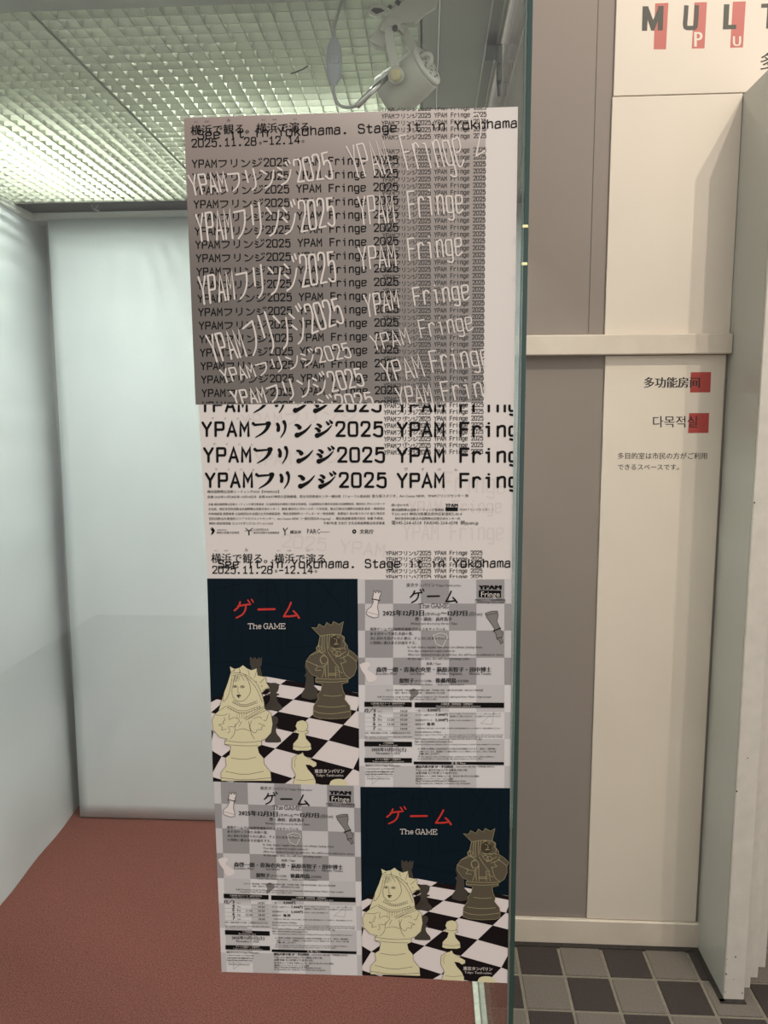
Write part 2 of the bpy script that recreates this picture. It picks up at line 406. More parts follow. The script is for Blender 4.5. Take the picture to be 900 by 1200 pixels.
# ---------------------------------------------------------------- spotlight and its cord
def d3(px, py, Y): return on_y(px, py, Y)
lampT = thing('spotlight', 'white gimbal spotlight hanging under the case ceiling behind the poster top', 'lamp', d3(470, 20, 1.2))
rear, front = d3(498.5, 79, 1.168), d3(457, 116, 1.200)
ax = (front - rear).normalized(); up = ax.cross(Vector((0, 1, 0))).normalized(); sd = ax.cross(up)
def lathe(name, prof, m, seg=40, parent=lampT):
    vs, fs = [], []
    for (s_, r_) in prof:
        for j in range(seg):
            g = math.tau * j / seg; vs.append(rear + ax * s_ + (up * math.cos(g) + sd * math.sin(g)) * r_)
    for i in range(len(prof) - 1):
        for j in range(seg): fs.append([i * seg + j, i * seg + (j + 1) % seg, (i + 1) * seg + (j + 1) % seg, (i + 1) * seg + j])
    fs.append(list(range(seg))[::-1]); fs.append([(len(prof) - 1) * seg + j for j in range(seg)])
    return mk(name, vs, fs, m, parent, True)
cl = (front - rear).length
lathe('housing', [(0.0, .0285), (.002, .0305), (cl * .5, .0325), (cl * .85, .0345), (cl, .036), (cl, .033), (cl - .02, .030), (cl - .022, .001)], M_lampw)
lathe('rear_cap', [(-.006, .002), (-.006, .0270), (-.004, .0290), (-.0004, .0290)], mat('lamp_cap', (206, 206, 194), .35))
for r_, n_ in ((.019, 10), (.009, 4)):
    for q in range(n_):
        g = math.tau * q / n_; cpt = rear + ax * (-.0064) + (up * math.cos(g) + sd * math.sin(g)) * r_
        tg = (-up * math.sin(g) + sd * math.cos(g)); rd = (up * math.cos(g) + sd * math.sin(g))
        hw, hh = .0024, .0013
        pts_ = [cpt + tg * hw * a + rd * hh * b - ax * .0001 for a, b in ((-1, -1), (1, -1), (1, 1), (-1, 1))]
        mk('vent_slot', pts_, [[0, 1, 2, 3]], M_lampd, lampT)
pivot = d3(464, 88, 1.138)
def disc(name, c, n, prof, m, parent, seg=28):
    n = n.normalized(); a_ = n.cross(Vector((0, 0, 1))).normalized(); b_ = n.cross(a_); vs, fs = [], []
    for (s_, r_) in prof:
        for j in range(seg): g = math.tau * j / seg; vs.append(c + n * s_ + (a_ * math.cos(g) + b_ * math.sin(g)) * r_)
    for i in range(len(prof) - 1):
        for j in range(seg): fs.append([i * seg + j, i * seg + (j + 1) % seg, (i + 1) * seg + (j + 1) % seg, (i + 1) * seg + j])
    fs.append(list(range(seg))[::-1]); fs.append([(len(prof) - 1) * seg + j for j in range(seg)])
    return mk(name, vs, fs, m, parent, True)
toc = Vector((-.1, -1, -.3))
disc('pivot_ring', pivot, toc, [(-.01, .0115), (.001, .0115), (.0025, .0098), (.0025, .0)], M_lampw, lampT)
disc('pivot_knob', pivot + toc.normalized() * .0026, toc, [(0, .0082), (.003, .0078), (.0042, .006), (.0044, .0)], M_knob, lampT)
def strap(name, pts, w, th, m, parent):
    """flat bar through points (in world) whose flat face looks at -Y"""
    vs, fs = [], []
    P_ = [Vector(p) for p in pts]
    for i, p in enumerate(P_):
        t = (P_[min(i + 1, len(P_) - 1)] - P_[max(i - 1, 0)]); n = Vector((-t.z, 0, t.x)).normalized()
        ww = w[i] if isinstance(w, (list, tuple)) else w
        for a_, b_ in ((-1, 0), (1, 0), (1, 1), (-1, 1)): vs.append(p + n * a_ * ww / 2 + Vector((0, th * b_, 0)))
    for i in range(len(P_) - 1):
        for j in range(4): fs.append([i * 4 + j, i * 4 + (j + 1) % 4, (i + 1) * 4 + (j + 1) % 4, (i + 1) * 4 + j])
    fs.append([0, 3, 2, 1]); k_ = (len(P_) - 1) * 4; fs.append([k_, k_ + 1, k_ + 2, k_ + 3])
    bm = bmesh.new(); bv = [bm.verts.new(v) for v in vs]
    for f in fs: bm.faces.new([bv[i] for i in f])
    bmesh.ops.recalc_face_normals(bm, faces=bm.faces)
    bmesh.ops.bevel(bm, geom=[e for e in bm.edges], offset=.0008, segments=1, affect='EDGES')
    return bm_out(name, bm, m, parent)
strap('yoke_arm', smoothpts([d3(456, 31, 1.138), d3(456, 45, 1.138), d3(460, 64, 1.138), d3(464, 87, 1.139)], 1), [.013] * 3 + [.0125] * 5, .0025, M_lampw, lampT)
strap('yoke_arm', smoothpts([d3(463, 29, 1.17), d3(474, 36, 1.17), d3(482, 52, 1.17), d3(489, 72, 1.172)], 1), .0135, .0025, M_lampw, lampT)
strap('yoke_bridge', smoothpts([d3(449, 36, 1.139), d3(453, 27, 1.140), d3(461, 24.5, 1.142), d3(469, 29, 1.150), d3(474, 36, 1.167)], 1), .011, .004, M_lampw, lampT)
disc('bridge_screw', d3(463, 33, 1.136), toc, [(0, .0042), (.0015, .0038), (.0016, 0)], M_lampd, lampT)
mount = [d3(*p, 1.148) for p in ((433, 47), (438, 38), (457, 12), (487, -8), (514, -8), (511, 8), (498, 16), (487, 26), (470, 27), (449, 53))]
prism('mounting_plate', mount, .006, M_lampw, lampT)
strap('plate_flange', [d3(434, 47, 1.156), d3(441, 54, 1.156), d3(450, 54, 1.157)], .006, .008, M_lampw, lampT)
ring = [d3(*p, 1.150) for p in ((431, 12), (436, 6), (447, 5), (454, 9), (453, 14), (441, 19), (433, 16))]
prism('clamp_jaw', ring, .006, M_lampw, lampT)
prism('clamp_opening', [d3(*p, 1.1494) for p in ((434.5, 12), (438, 9), (446, 9.5), (451, 12.5), (441, 16.5))], .0004, M_lampd, lampT)
for a in ((457, 8, 3.2), (466, 3, 4.2)):
    prism('plate_hole', [d3(a[0] + a[2] * x_, a[1] + a[2] * y_, 1.1472) for x_, y_ in ((-.9, .1), (-.2, -1), (1, -.2), (.3, 1))], .0004, M_lampd, lampT)
tube('cap_cord_clip', smoothpts([d3(491, 72, 1.155), d3(497, 63, 1.150), d3(505, 64, 1.150), d3(506, 72, 1.150), d3(499, 80, 1.153)], 2), .0034, M_lampw, lampT)
# cord with the in-line switch
cord = thing('switch_cord', 'thin grey power cord with an oval in-line switch hanging left of the spotlight', 'cord', d3(392, 70, 1.14))
tube('cord', smoothpts([d3(402, -9, 1.145), d3(401, 2, 1.15), d3(395, 18, 1.14), d3(391, 34, 1.135), d3(391.5, 46, 1.135)], 3), .0022, M_cord, cord)
tube('cord', smoothpts([d3(391, 99, 1.135), d3(391, 112, 1.135), d3(397, 124, 1.135), d3(409, 127, 1.13), d3(421, 122, 1.13), d3(447, 96, 1.140), d3(462, 84, 1.150), d3(476, 72, 1.16), d3(489, 68, 1.165)], 3), .0022, M_cord, cord)
tube('cord_sleeve', [d3(418, 125, 1.13), d3(437, 105.5, 1.135), d3(455, 88, 1.145)], .0046, M_chrome, cord)
bsw = [(0, .0035), (.004, .0052), (.012, .0095), (.024, .0112), (.036, .0115), (.048, .0110), (.060, .0085), (.066, .005), (.069, .0035)]
ptop_, pbot_ = d3(391.5, 44, 1.135), d3(391, 101, 1.135); L_ = (ptop_ - pbot_).length
vs, fs = [], []
for s_, r_ in bsw:
    cpt = ptop_ + (pbot_ - ptop_) * (s_ / .069)
    for j in range(24):
        g = math.tau * j / 24; vs.append(cpt + Vector((math.cos(g) * r_, math.sin(g) * r_ * .55, 0)))
for i in range(len(bsw) - 1):
    for j in range(24): fs.append([i * 24 + j, i * 24 + (j + 1) % 24, (i + 1) * 24 + (j + 1) % 24, (i + 1) * 24 + j])
fs += [list(range(24)), [(len(bsw) - 1) * 24 + j for j in range(24)][::-1]]
sw = mk('switch_body', vs, fs, M_switch, cord, True)
disc('switch_button', d3(392, 70, 1.130), Vector((0, -1, -.15)), [(0, .0075), (.0012, .0072), (.0022, .005), (.0024, 0)], M_switch, cord)
# small loose ends
tw = tube('wire_offcut', smoothpts([d3(341, 86.5, 1.36), d3(348, 84, 1.355), d3(355, 81, 1.35), d3(361, 77, 1.35)], 2), [.0012] * 8 + [.0008] * 5 if False else .0011, M_lampd)
tw['label'] = 'tiny dark bent wire end poking from the louver, left of the switch cord'; tw['category'] = 'wire'
lo = thing('cable_tie', 'thin pale looped tie hanging at the back ceiling above the backing panel', 'cable tie', d3(112, 240, 2.24))
tube('loop', smoothpts([d3(104, 233, 2.2), d3(105, 238, 2.2), d3(110, 245, 2.2), d3(113, 244.5, 2.2), d3(115, 239, 2.2), d3(115, 232, 2.2)], 2), .0011, M_lampw, lo, seg=6)
tube('tie_head', [d3(109, 245, 2.195), d3(116, 247, 2.195)], .0022, M_lampw, lo, seg=8)
lo2 = tube('wire_curl', smoothpts([d3(48, 233, 2.19), d3(54, 237, 2.19), d3(59, 231, 2.19), d3(62, 237, 2.19), d3(68, 231, 2.19), d3(70, 239, 2.19)], 2), .0009, M_lampw, seg=6)
lo2['label'] = 'thin pale curled wire in the far left ceiling corner of the case'; lo2['category'] = 'wire'

# ---------------------------------------------------------------- printing: lettering and drawings laid flat on their sheets
def chaikin(P, closed=False, n=2):
    for _ in range(n):
        Q = []
        rng = range(len(P)) if closed else range(len(P) - 1)
        if not closed: Q.append(P[0])
        for i in rng:
            a, b = P[i], P[(i + 1) % len(P)]
            Q.append((a[0] * .75 + b[0] * .25, a[1] * .75 + b[1] * .25)); Q.append((a[0] * .25 + b[0] * .75, a[1] * .25 + b[1] * .75))
        if not closed: Q.append(P[-1])
        P = Q
    return P
# strokes: (kind, points[, w0, w1]); kind l = straight, s = smoothed, c = smoothed closed
GL = {
 'Y': [('l', [(0, 1), (.5, .48), (1, 1)]), ('l', [(.5, .48), (.5, 0)])],
 'P': [('l', [(.05, 0), (.05, 1)]), ('s', [(.05, 1), (.6, 1), (1, 1), (1, .75), (1, .47), (.6, .47), (.05, .47)])],
 'A': [('l', [(0, 0), (.5, 1), (1, 0)]), ('l', [(.17, .32), (.83, .32)])],
 'M': [('l', [(.02, 0), (.04, 1), (.5, .42), (.96, 1), (.98, 0)])],
 '2': [('s', [(.03, .78), (.08, 1.02), (.5, 1.03), (.97, 1.0), (.95, .6), (.6, .38), (.05, 0)]), ('l', [(.05, 0), (1, 0)])],
 '0': [('c', [(.5, 1), (0, 1), (0, .5), (0, 0), (.5, 0), (1, 0), (1, .5), (1, 1)])],
 '5': [('l', [(.92, 1), (.15, 1), (.1, .55)]), ('s', [(.1, .55), (.3, .68), (.95, .7), (1, .33), (.95, -.03), (.4, -.04), (0, .1)])],
 'F': [('l', [(.1, 0), (.1, 1), (1, 1)]), ('l', [(.1, .52), (.85, .52)])],
 'r': [('l', [(.15, 0), (.15, .72)]), ('s', [(.15, .42), (.3, .72), (.7, .76), (.92, .62)])],
 'i': [('l', [(.22, .7), (.5, .7), (.5, 0)]), ('l', [(.48, .97), (.52, .97)])],
 'n': [('l', [(.1, 0), (.1, .72)]), ('s', [(.1, .5), (.3, .75), (.92, .78), (.92, .4), (.92, 0)])],
 'g': [('c', [(.5, .72), (.03, .72), (.03, .36), (.03, .03), (.5, .03), (.9, .03), (.9, .36), (.9, .72)]), ('s', [(.92, .72), (.92, .1), (.92, -.28), (.5, -.3), (.12, -.24)])],
 'e': [('s', [(.08, .37), (.93, .37), (.97, .74), (.5, .74), (.02, .74), (.02, .36), (.02, -.03), (.5, -.03), (.92, .1)])],
 'S': [('s', [(.95, .82), (.8, 1.03), (.5, 1.03), (.03, 1.0), (.03, .56), (.5, .53), (1, .5), (1, 0), (.5, -.03), (.15, -.03), (0, .17)])],
 't': [('s', [(.4, .95), (.4, .3), (.42, -.02), (.7, -.03), (.92, .06)]), ('l', [(.08, .7), (.9, .7)])],
 'o': [('c', [(.5, .74), (.02, .74), (.02, .36), (.02, -.03), (.5, -.03), (.98, -.03), (.98, .36), (.98, .74)])],
 'k': [('l', [(.1, 0), (.1, 1)]), ('l', [(.86, .7), (.12, .28)]), ('l', [(.38, .42), (.95, 0)])],
 'h': [('l', [(.1, 0), (.1, 1)]), ('s', [(.1, .5), (.3, .75), (.92, .78), (.92, .4), (.92, 0)])],
 'a': [('s', [(.1, .62), (.3, .76), (.88, .78), (.88, .4), (.88, 0)]), ('s', [(.88, .42), (.3, .45), (0, .36), (0, -.02), (.3, -.05), (.7, 0), (.88, .15)])],
 'm': [('l', [(.0, 0), (.0, .72)]), ('s', [(.0, .55), (.12, .76), (.5, .78), (.5, .4), (.5, 0)]), ('s', [(.5, .55), (.62, .76), (1, .78), (1, .4), (1, 0)])],
 '.': [('l', [(.35, .04), (.45, .04)], 1.6, 1.6)],
 '1': [('l', [(.15, .78), (.5, 1), (.5, 0)]), ('l', [(.15, 0), (.88, 0)])],
 '8': [('c', [(.5, 1.02), (.08, 1.02), (.08, .55), (.5, .53), (.92, .55), (.92, 1.02)]), ('c', [(.5, .53), (0, .53), (0, -.03), (.5, -.03), (1, -.03), (1, .53)])],
 '4': [('l', [(.74, 0), (.74, 1), (0, .27), (1, .27)])],
 '-': [('l', [(.1, .42), (.9, .42)])],
 'フ': [('l', [(.08, .86), (.88, .86)], 1, 1), ('s', [(.88, .86), (.86, .5), (.62, .18), (.22, -.02)], 1, .8)],
 'リ': [('l', [(.2, .95), (.2, .38)], 1, .9), ('s', [(.78, 1), (.78, .5), (.74, .16), (.38, -.02)], 1, .8)],
 'ン': [('l', [(.08, .86), (.38, .66)], 1, 1), ('s', [(.12, .0), (.5, .08), (.8, .38), (.98, .76)], 1, .8)],
 'ジ': [('l', [(.06, .84), (.32, .69)], 1, 1), ('l', [(0, .52), (.27, .38)], 1, 1), ('s', [(.08, 0), (.5, .08), (.8, .35), (.96, .62)], 1, .8), ('l', [(.7, 1.02), (.78, .85)], .9, .9), ('l', [(.92, 1.08), (1, .92)], .9, .9)],
}
BR = {   # brush-like katakana of the big rows
 'フ': [('l', [(.02, .93), (.12, .82), (.9, .9)], 1.3, .7), ('s', [(.95, .92), (.86, .55), (.6, .2), (.15, -.12)], 2.0, .3), ('l', [(.84, .98), (.98, .88)], 1.0, 1.4)],
 'リ': [('s', [(.22, .9), (.3, .7), (.27, .42)], 1.2, 1.5), ('s', [(.62, 1.05), (.72, .8), (.66, .3), (.42, -.12)], 1.5, .35)],
 'ン': [('s', [(.05, .82), (.2, .78), (.3, .62)], .8, 1.9), ('s', [(.15, .05), (.3, .1), (.7, .4), (1.0, .85)], 2.2, .3)],
 'ジ': [('s', [(.1, .86), (.22, .82), (.3, .70)], .7, 1.5), ('s', [(0, .56), (.12, .52), (.22, .38)], .7, 1.6), ('s', [(.1, .02), (.28, .08), (.68, .36), (.98, .78)], 2.1, .3), ('l', [(.66, 1.05), (.78, .88)], .6, 1.2), ('l', [(.86, 1.15), (.98, .98)], .6, 1.2)],
}
KW = 1.78
def adv(ch, kw=KW): return kw if ch in 'フリンジ' else 1.0
TC = bpy.data.curves.new('lettering', 'FONT'); TC.resolution_u = 1
TO = bpy.data.objects.new('lettering', TC); CACHE = {}
def textmesh(body, bold=0.0, res=1):
    k = (body, bold, res)
    if k not in CACHE:
        TC.body = body; TC.offset = bold; TC.resolution_u = res
        m = TO.to_mesh(); n = len(m.vertices); a = np.empty(n * 3); m.vertices.foreach_get('co', a); a = a.reshape(-1, 3)[:, :2]
        CACHE[k] = (a.copy(), [tuple(p.vertices) for p in m.polygons]); TO.to_mesh_clear()
    return CACHE[k]
def clip_poly(poly, win):
    x0, y0, x1, y1 = win
    for ax_, v, sg in ((0, x0, 1), (0, x1, -1), (1, y0, 1), (1, y1, -1)):
        out = []
        for i in range(len(poly)):
            a, b = poly[i], poly[(i + 1) % len(poly)]
            da, db = (a[ax_] - v) * sg, (b[ax_] - v) * sg
            if da >= 0: out.append(a)
            if (da >= 0) != (db >= 0):
                t = da / (da - db); out.append((a[0] + (b[0] - a[0]) * t, a[1] + (b[1] - a[1]) * t))
        poly = out
        if len(poly) < 3: return []
    return poly
SINGLE = {'red_bar', 'red_square', 'capital_letter', 'checker_cell', 'board_square', 'chess_piece_drawing', 'black_bar', 'white_board', 'king_face_drawing', 'brush_title_glyph'}
class Ink:
    """collects flat shapes in drawing units and links them as one mesh per name"""
    def __init__(s, mapper, clip=None): s.mapper = mapper; s.clip = clip; s.b = {}; s.win = None; s.n = 0; s.sfx = ''
    def face(s, key, pts, z=None):
        if z is None: s.n = (s.n + 1) % 24; z = s.n
        w = s.win or s.clip
        if w:
            if any(p[0] < w[0] or p[0] > w[2] or p[1] < w[1] or p[1] > w[3] for p in pts):
                pts = clip_poly(list(pts), w)
                if not pts: return
        s.b.setdefault(key + s.sfx, []).append((z, [tuple(p) for p in pts]))
    def poly(s, key, pts):
        if len(pts) <= 3: return s.face(key, pts)
        s.n = (s.n + 1) % 24; z = s.n
        for t in tessellate_polygon([[Vector((p[0], p[1], 0)) for p in pts]]): s.face(key, [pts[i] for i in t], z)
    def stroke(s, key, pts, w0, w1=None, cap=True, closed=False):
        if w1 is None: w1 = w0
        P_ = [p for i, p in enumerate(pts) if i == 0 or (abs(p[0] - pts[i - 1][0]) + abs(p[1] - pts[i - 1][1])) > 1e-6]
        if closed: P_ = P_ + [P_[0]]
        n = len(P_)
        if n < 2: return
        L, R = [], []
        for i, p in enumerate(P_):
            if closed: a, b = P_[(i - 1) % (n - 1)], P_[(i + 1) % (n - 1)] if i < n - 1 else P_[1]
            else: a, b = P_[max(i - 1, 0)], P_[min(i + 1, n - 1)]
            d0 = (p[0] - a[0], p[1] - a[1]); d1 = (b[0] - p[0], b[1] - p[1])
            l0 = math.hypot(*d0) or 1; l1 = math.hypot(*d1) or 1
            tx, ty = d0[0] / l0 * (d0 != (0, 0)) + d1[0] / l1 * (d1 != (0, 0)), d0[1] / l0 + d1[1] / l1
            l = math.hypot(tx, ty) or 1; tx, ty = tx / l, ty / l
            cosh = max(.45, l / 2 if (0 < i < n - 1 or closed) else 1)
            w = (w0 + (w1 - w0) * i / (n - 1)) / 2 / cosh
            L.append((p[0] - ty * w, p[1] + tx * w)); R.append((p[0] + ty * w, p[1] - tx * w))
        s.n = (s.n + 1) % 24; z = s.n
        for i in range(n - 1): s.face(key, [L[i], R[i], R[i + 1], L[i + 1]], z)
        if cap and not closed:
            for p, w in ((P_[0], w0), (P_[-1], w1)):
                s.face(key, [(p[0] + math.cos(g) * w / 2, p[1] + math.sin(g) * w / 2) for g in [k * math.tau / 8 for k in range(8)]])
    def mono(s, key, text, p0, p1, cap, wt, f=None, brush=False, kw=KW, sm=1, gw=.72):
        """single-width lettering from p0 to p1; f maps (along 0..W, height 0..1) to drawing units"""
        W = sum(adv(c, kw) for c in text) - (1 - gw)
        ux = (p1[0] - p0[0]) / W; uy = (p1[1] - p0[1]) / W; un = math.hypot(ux, uy)
        nx, ny = uy / un, -ux / un
        if f is None: f = lambda a, h: (p0[0] + ux * a + nx * cap * h, p0[1] + uy * a + ny * cap * h)
        x = 0.0
        for ch in text:
            a = adv(ch, kw); gww = gw if a == 1 else a * .80
            g = (BR.get(ch) if brush else None) or GL.get(ch, [])
            for st in g:
                P_ = st[1]
                if st[0] == 's': P_ = chaikin(P_, False, sm)
                if st[0] == 'c': P_ = chaikin(P_, True, sm)
                w0, w1 = (st[2], st[3]) if len(st) > 2 else (1, 1)
                s.stroke(key, [f(x + q[0] * gww, q[1]) for q in P_], wt * w0, wt * w1, cap=True, closed=st[0] == 'c')
            x += a
    def text(s, key, body, p0, x1, y1=None, bold=0.0, hs=1.0, res=1):
        """outline lettering whose ink runs from p0 (baseline) to x1; y1 is the baseline at the far end"""
        if bold > 0:                                # heavier weight: overprint with small shifts
            sh = bold * (x1 - p0[0]) / max(1, len(body)) * 2.0
            for q in ((-1, 0, 1) if bold > .012 else (-.6, .6)): s.text(key, body, (p0[0] + q * sh, p0[1]), x1 + q * sh, y1, 0.0, hs, res)
            return
        a, F = textmesh(body, 0.0, res)
        if not len(a): return
        mn, mxx = a[:, 0].min(), a[:, 0].max(); sc = (x1 - p0[0]) / (mxx - mn); y1 = p0[1] if y1 is None else y1
        sl = (y1 - p0[1]) / (x1 - p0[0])
        pts = [(p0[0] + (v[0] - mn) * sc, p0[1] + (v[0] - mn) * sc * sl - v[1] * sc * hs) for v in a]
        s.n = (s.n + 1) % 24; z = s.n
        for f in F: s.face(key, [pts[i] for i in f], z)
    def out(s, parent, table):
        """table: key -> (object name, material, layer, label)"""
        for key, faces in s.b.items():
            nm, m_, layer, *lab = table[key.split('#')[0]]
            vs, fs, mp = [], [], {}
            for z, f in faces:
                idx = []
                for p in f:
                    k = (round(p[0], 4), round(p[1], 4), z)
                    if k not in mp: mp[k] = len(vs); vs.append(s.mapper(p[0], p[1], layer + z * .03))
                    if mp[k] not in idx: idx.append(mp[k])
                if len(idx) >= 3: fs.append(idx)
            if vs: mk(nm, vs, fs, m_, parent, label=lab[0] if lab else None, kind=None if nm in SINGLE else 'stuff')

# ---- lettering on the niche boards
EPS = .00012
def board_map(Y): return lambda x, y, l: on_y(x, y, Y - EPS * (l + 1))
ik = Ink(board_map(YB))
def c5(x, y): return (700 + x / 4.5, y / 4.5)
def c6(x, y): return (700 + x / 4.5, 370 + y / 4.5)
for q in ([(305, 18), (375, 15), (362, 260), (297, 260)], [(512, 13), (578, 11), (565, 255), (498, 256)], [(715, 9), (783, 7), (768, 250), (700, 252)], [(915, 4), (983, 2), (968, 246), (902, 248)]):
    ik.poly('bar#%d' % q[0][0], [c5(*p) for p in q])
def bl(pts): ik.poly('big#%d' % (min(p[0] for p in pts) // 200), [c5(*p) for p in pts])
bl([(239, 33), (270, 33), (262, 162), (235, 162)]); bl([(320, 31), (350, 31), (345, 160), (318, 160)])
bl([(243, 33), (268, 33), (300, 120), (296, 161), (284, 161)]); bl([(348, 31), (325, 31), (289, 120), (286, 161), (300, 161)])
ik.stroke('big#U', chaikin([c5(*p) for p in [(470, 28), (466, 90), (462, 128), (466, 147), (496, 148), (516, 146), (519, 128), (523, 85), (524, 27)]], n=1), 5.2, cap=False)
bl([(668, 23), (697, 22), (691, 131), (733, 130), (732, 153), (662, 155)])
bl([(866, 20), (962, 16), (961, 38), (927, 39), (920, 150), (890, 151), (897, 40), (865, 41)])
ik.text('white', 'P', c5(513, 246), c5(553, 0)[0], bold=.03, hs=1.22, res=3)
ik.text('white', 'U', c5(717, 242), c5(756, 0)[0], bold=.03, hs=1.12, res=3)
ik.text('ink', '多', c5(860, 360), c5(945, 0)[0], bold=.01, res=3)
ik.out(upper, {'bar': ('red_bar', M_red2, 0), 'big': ('capital_letter', M_signg, 1), 'white': ('white_lettering', M_cream, 2, 'small cream capital letters on the red bars'), 'ink': ('black_lettering', M_sign, 1)})
ik = Ink(board_map(YB))
ik.poly('sq', [c6(*p) for p in [(493, 298), (600, 297), (596, 404), (489, 405)]])
ik.poly('sq2', [c6(*p) for p in [(484, 514), (590, 513), (586, 618), (478, 619)]])
ik.text('ink', '多功能房间', c6(247, 375), c6(540, 0)[0], bold=.016, res=3)
ik.text('ink', '다목적실', c6(294, 584), c6(527, 0)[0], bold=.008, res=3)
ik.text('ink', '多目的室は市民の方がご利用', c6(108, 753), c6(578, 0)[0], bold=.01, res=2)
ik.text('ink', 'できるスペースです。', c6(108, 811), c6(430, 0)[0], bold=.01, res=2)
ik.out(low, {'sq': ('red_square', M_red, 0), 'sq2': ('red_square', M_red, 0), 'ink': ('black_lettering', M_sign, 1)})

# ---- sheets on the front pane
SY = YG - .0004
def sheet_box(name, quad, Y, th, m, parent):
    q = [on_y(*p, Y) for p in quad]
    return prism(name, [q[0], q[1], q[2], q[3]], th, m, parent)
def quad_map(quad, Y):
    q = [on_y(*p, Y) for p in quad]
    def f(u, v, l=0):
        a = q[0].lerp(q[1], u); b = q[3].lerp(q[2], u); p = a.lerp(b, v); return p - Vector((0, EPS * (l + 1), 0))
    return f, q
def uv_of(quad, Y):
    """crop pixel -> position on the sheet, worked out on the sheet's own plane"""
    f, q = quad_map(quad, Y)
    A, B, D, E_ = q[0], q[1] - q[0], q[3] - q[0], q[0] - q[1] + q[2] - q[3]
    def g(px, py):
        p = on_y(px, py, Y) - A; u = v = .5
        for _ in range(6):
            rx = B.x * u + D.x * v + E_.x * u * v - p.x; rz = B.z * u + D.z * v + E_.z * u * v - p.z
            a, b, c, d = B.x + E_.x * v, D.x + E_.x * u, B.z + E_.z * v, D.z + E_.z * u
            det = a * d - b * c; u -= (d * rx - b * rz) / det; v -= (a * rz - c * rx) / det
        return u, v
    return g

# poster
PQ = [(215, 138), (607, 125), (599.5, 681), (243.5, 679)]
pt = on_y(243, 679, SY); poster = thing('poster', 'tall grey and white poster covered in rows of repeated lettering, topmost sheet on the glass', 'poster', pt)
sheet_box('paper', PQ, SY, .0003, M_paper, poster)
# printed grey block with its own tone gradient
gx = [215.2, 569.5]; N = 24
def gr_pt(u, v):
    l = (215.2 + (229.2 - 215.2) * v, 138.2 + (474.2 - 138.2) * v); r = (569.5 + (565.8 - 569.5) * v, 126.6 + (471.2 - 126.6) * v)
    return (l[0] + (r[0] - l[0]) * u, l[1] + (r[1] - l[1]) * u)
vs, fs, cols = [], [], []
def mixc(a, b, t): return tuple(x + (y - x) * t for x, y in zip(a, b))
TLc, TRc, BLc, BRc = (152, 139, 133), (212, 202, 197), (108, 102, 98), (146, 141, 139)
for a in range(N + 1):
    for b in range(N + 1):
        u, v = a / N, b / N; vs.append(on_y(*gr_pt(u, v), SY - EPS))
        tr = mixc(TRc, (166, 157, 152), min(1, v / .16)) if v < .16 else mixc((166, 157, 152), BRc, (v - .16) / .84)
        c = mixc(mixc(TLc, BLc, min(1, v * 1.6)), tr, u ** 1.3); cols.append(lin(c) + (1,))
for a in range(N):
    for b in range(N): i = a * (N + 1) + b; fs.append([i, i + N + 1, i + N + 2, i + 1])
go = mk('grey_printed_block', vs, fs, M_grad, poster)
ca = go.data.color_attributes.new('ink', 'FLOAT_COLOR', 'POINT')
for i, c in enumerate(cols): ca.data[i].color = c
pk = Ink(lambda x, y, l: on_y(x, y, SY - EPS * (l + 1)))
ROW = 'YPAMフリンジ2025 YPAM Fringe 2025'
for k in range(18):                                # twenty or so medium rows
    t = k / 17.0; y = 194.5 + (462.8 - 194.5) * t; x0 = 225.5 + (237 - 225.5) * t; x1 = 466 + .5 * t
    pk.mono('row#%d' % k, ROW, (x0, y + 2.0), (x1, y - 3.2 + 1.5 * t), 8.6 - .5 * t, 1.42)
pk.win = (200, 100, 600, 472.6)
pk.mono('row#99', ROW, (237.5, 479.3), (466, 478), 8.1, 1.35)
pk.win = (200, 126.2, 600, 700)
y = 129.5; k = 0
while y < 536:                                     # the small rows on the right
    t = (y - 129) / 400
    if not 164 < y < 176: pk.mono('small#%d' % int(y), ROW, (447.5 + 3.2 * t, y + .8), (569.8 - 4 * t, y - 1.6 + 1.2 * t), 4.9, .84, sm=1)
    y += 8.32 - .55 * t
pk.win = (200, 600, 600, 677.6)
for k in range(5): pk.mono('small#%d' % (k + 900), ROW, (452.5, 650.5 + 7.0 * k), (565, 650 + 7.0 * k), 4.4, .8, sm=1)
pk.win = (200, 474.2, 601.4, 700)                  # big rows
for k, yb in enumerate((481.8, 510.8, 541.0, 570.6)):
    x0 = 235.5 + 2.0 * k
    def big(a, h, x0=x0, yb=yb, k=k):
        return (x0 + a * 14.72 - .12 * h, yb + a * -.015 - h * (15.6))
    pk.mono('big#%d' % k, 'YPAMフリンジ2025', (0, 0), (1, 0), 1, 2.9, f=big, brush=True, kw=1.66, sm=2, gw=.66)
    W2 = 4 + 4 * 1.66 + 4
    def big2(a, h, yb=yb, k=k): return (466.3 + a * 14.5, yb + .2 - h * 15.4)
    pk.mono('big#%d' % k, 'YPAM Fring', (0, 0), (1, 0), 1, 2.85, f=big2, sm=2, gw=.70)
    if k:
        for q, ch in enumerate('ワイパム'):
            pk.text('fine', ch, (x0 + 10.5 + q * 14.6, yb - 19.3), x0 + 13.0 + q * 14.6)
            pk.text('fine', ch, (474 + q * 19.5, yb - 19.0), 477.6 + q * 19.5)
pk.win = None
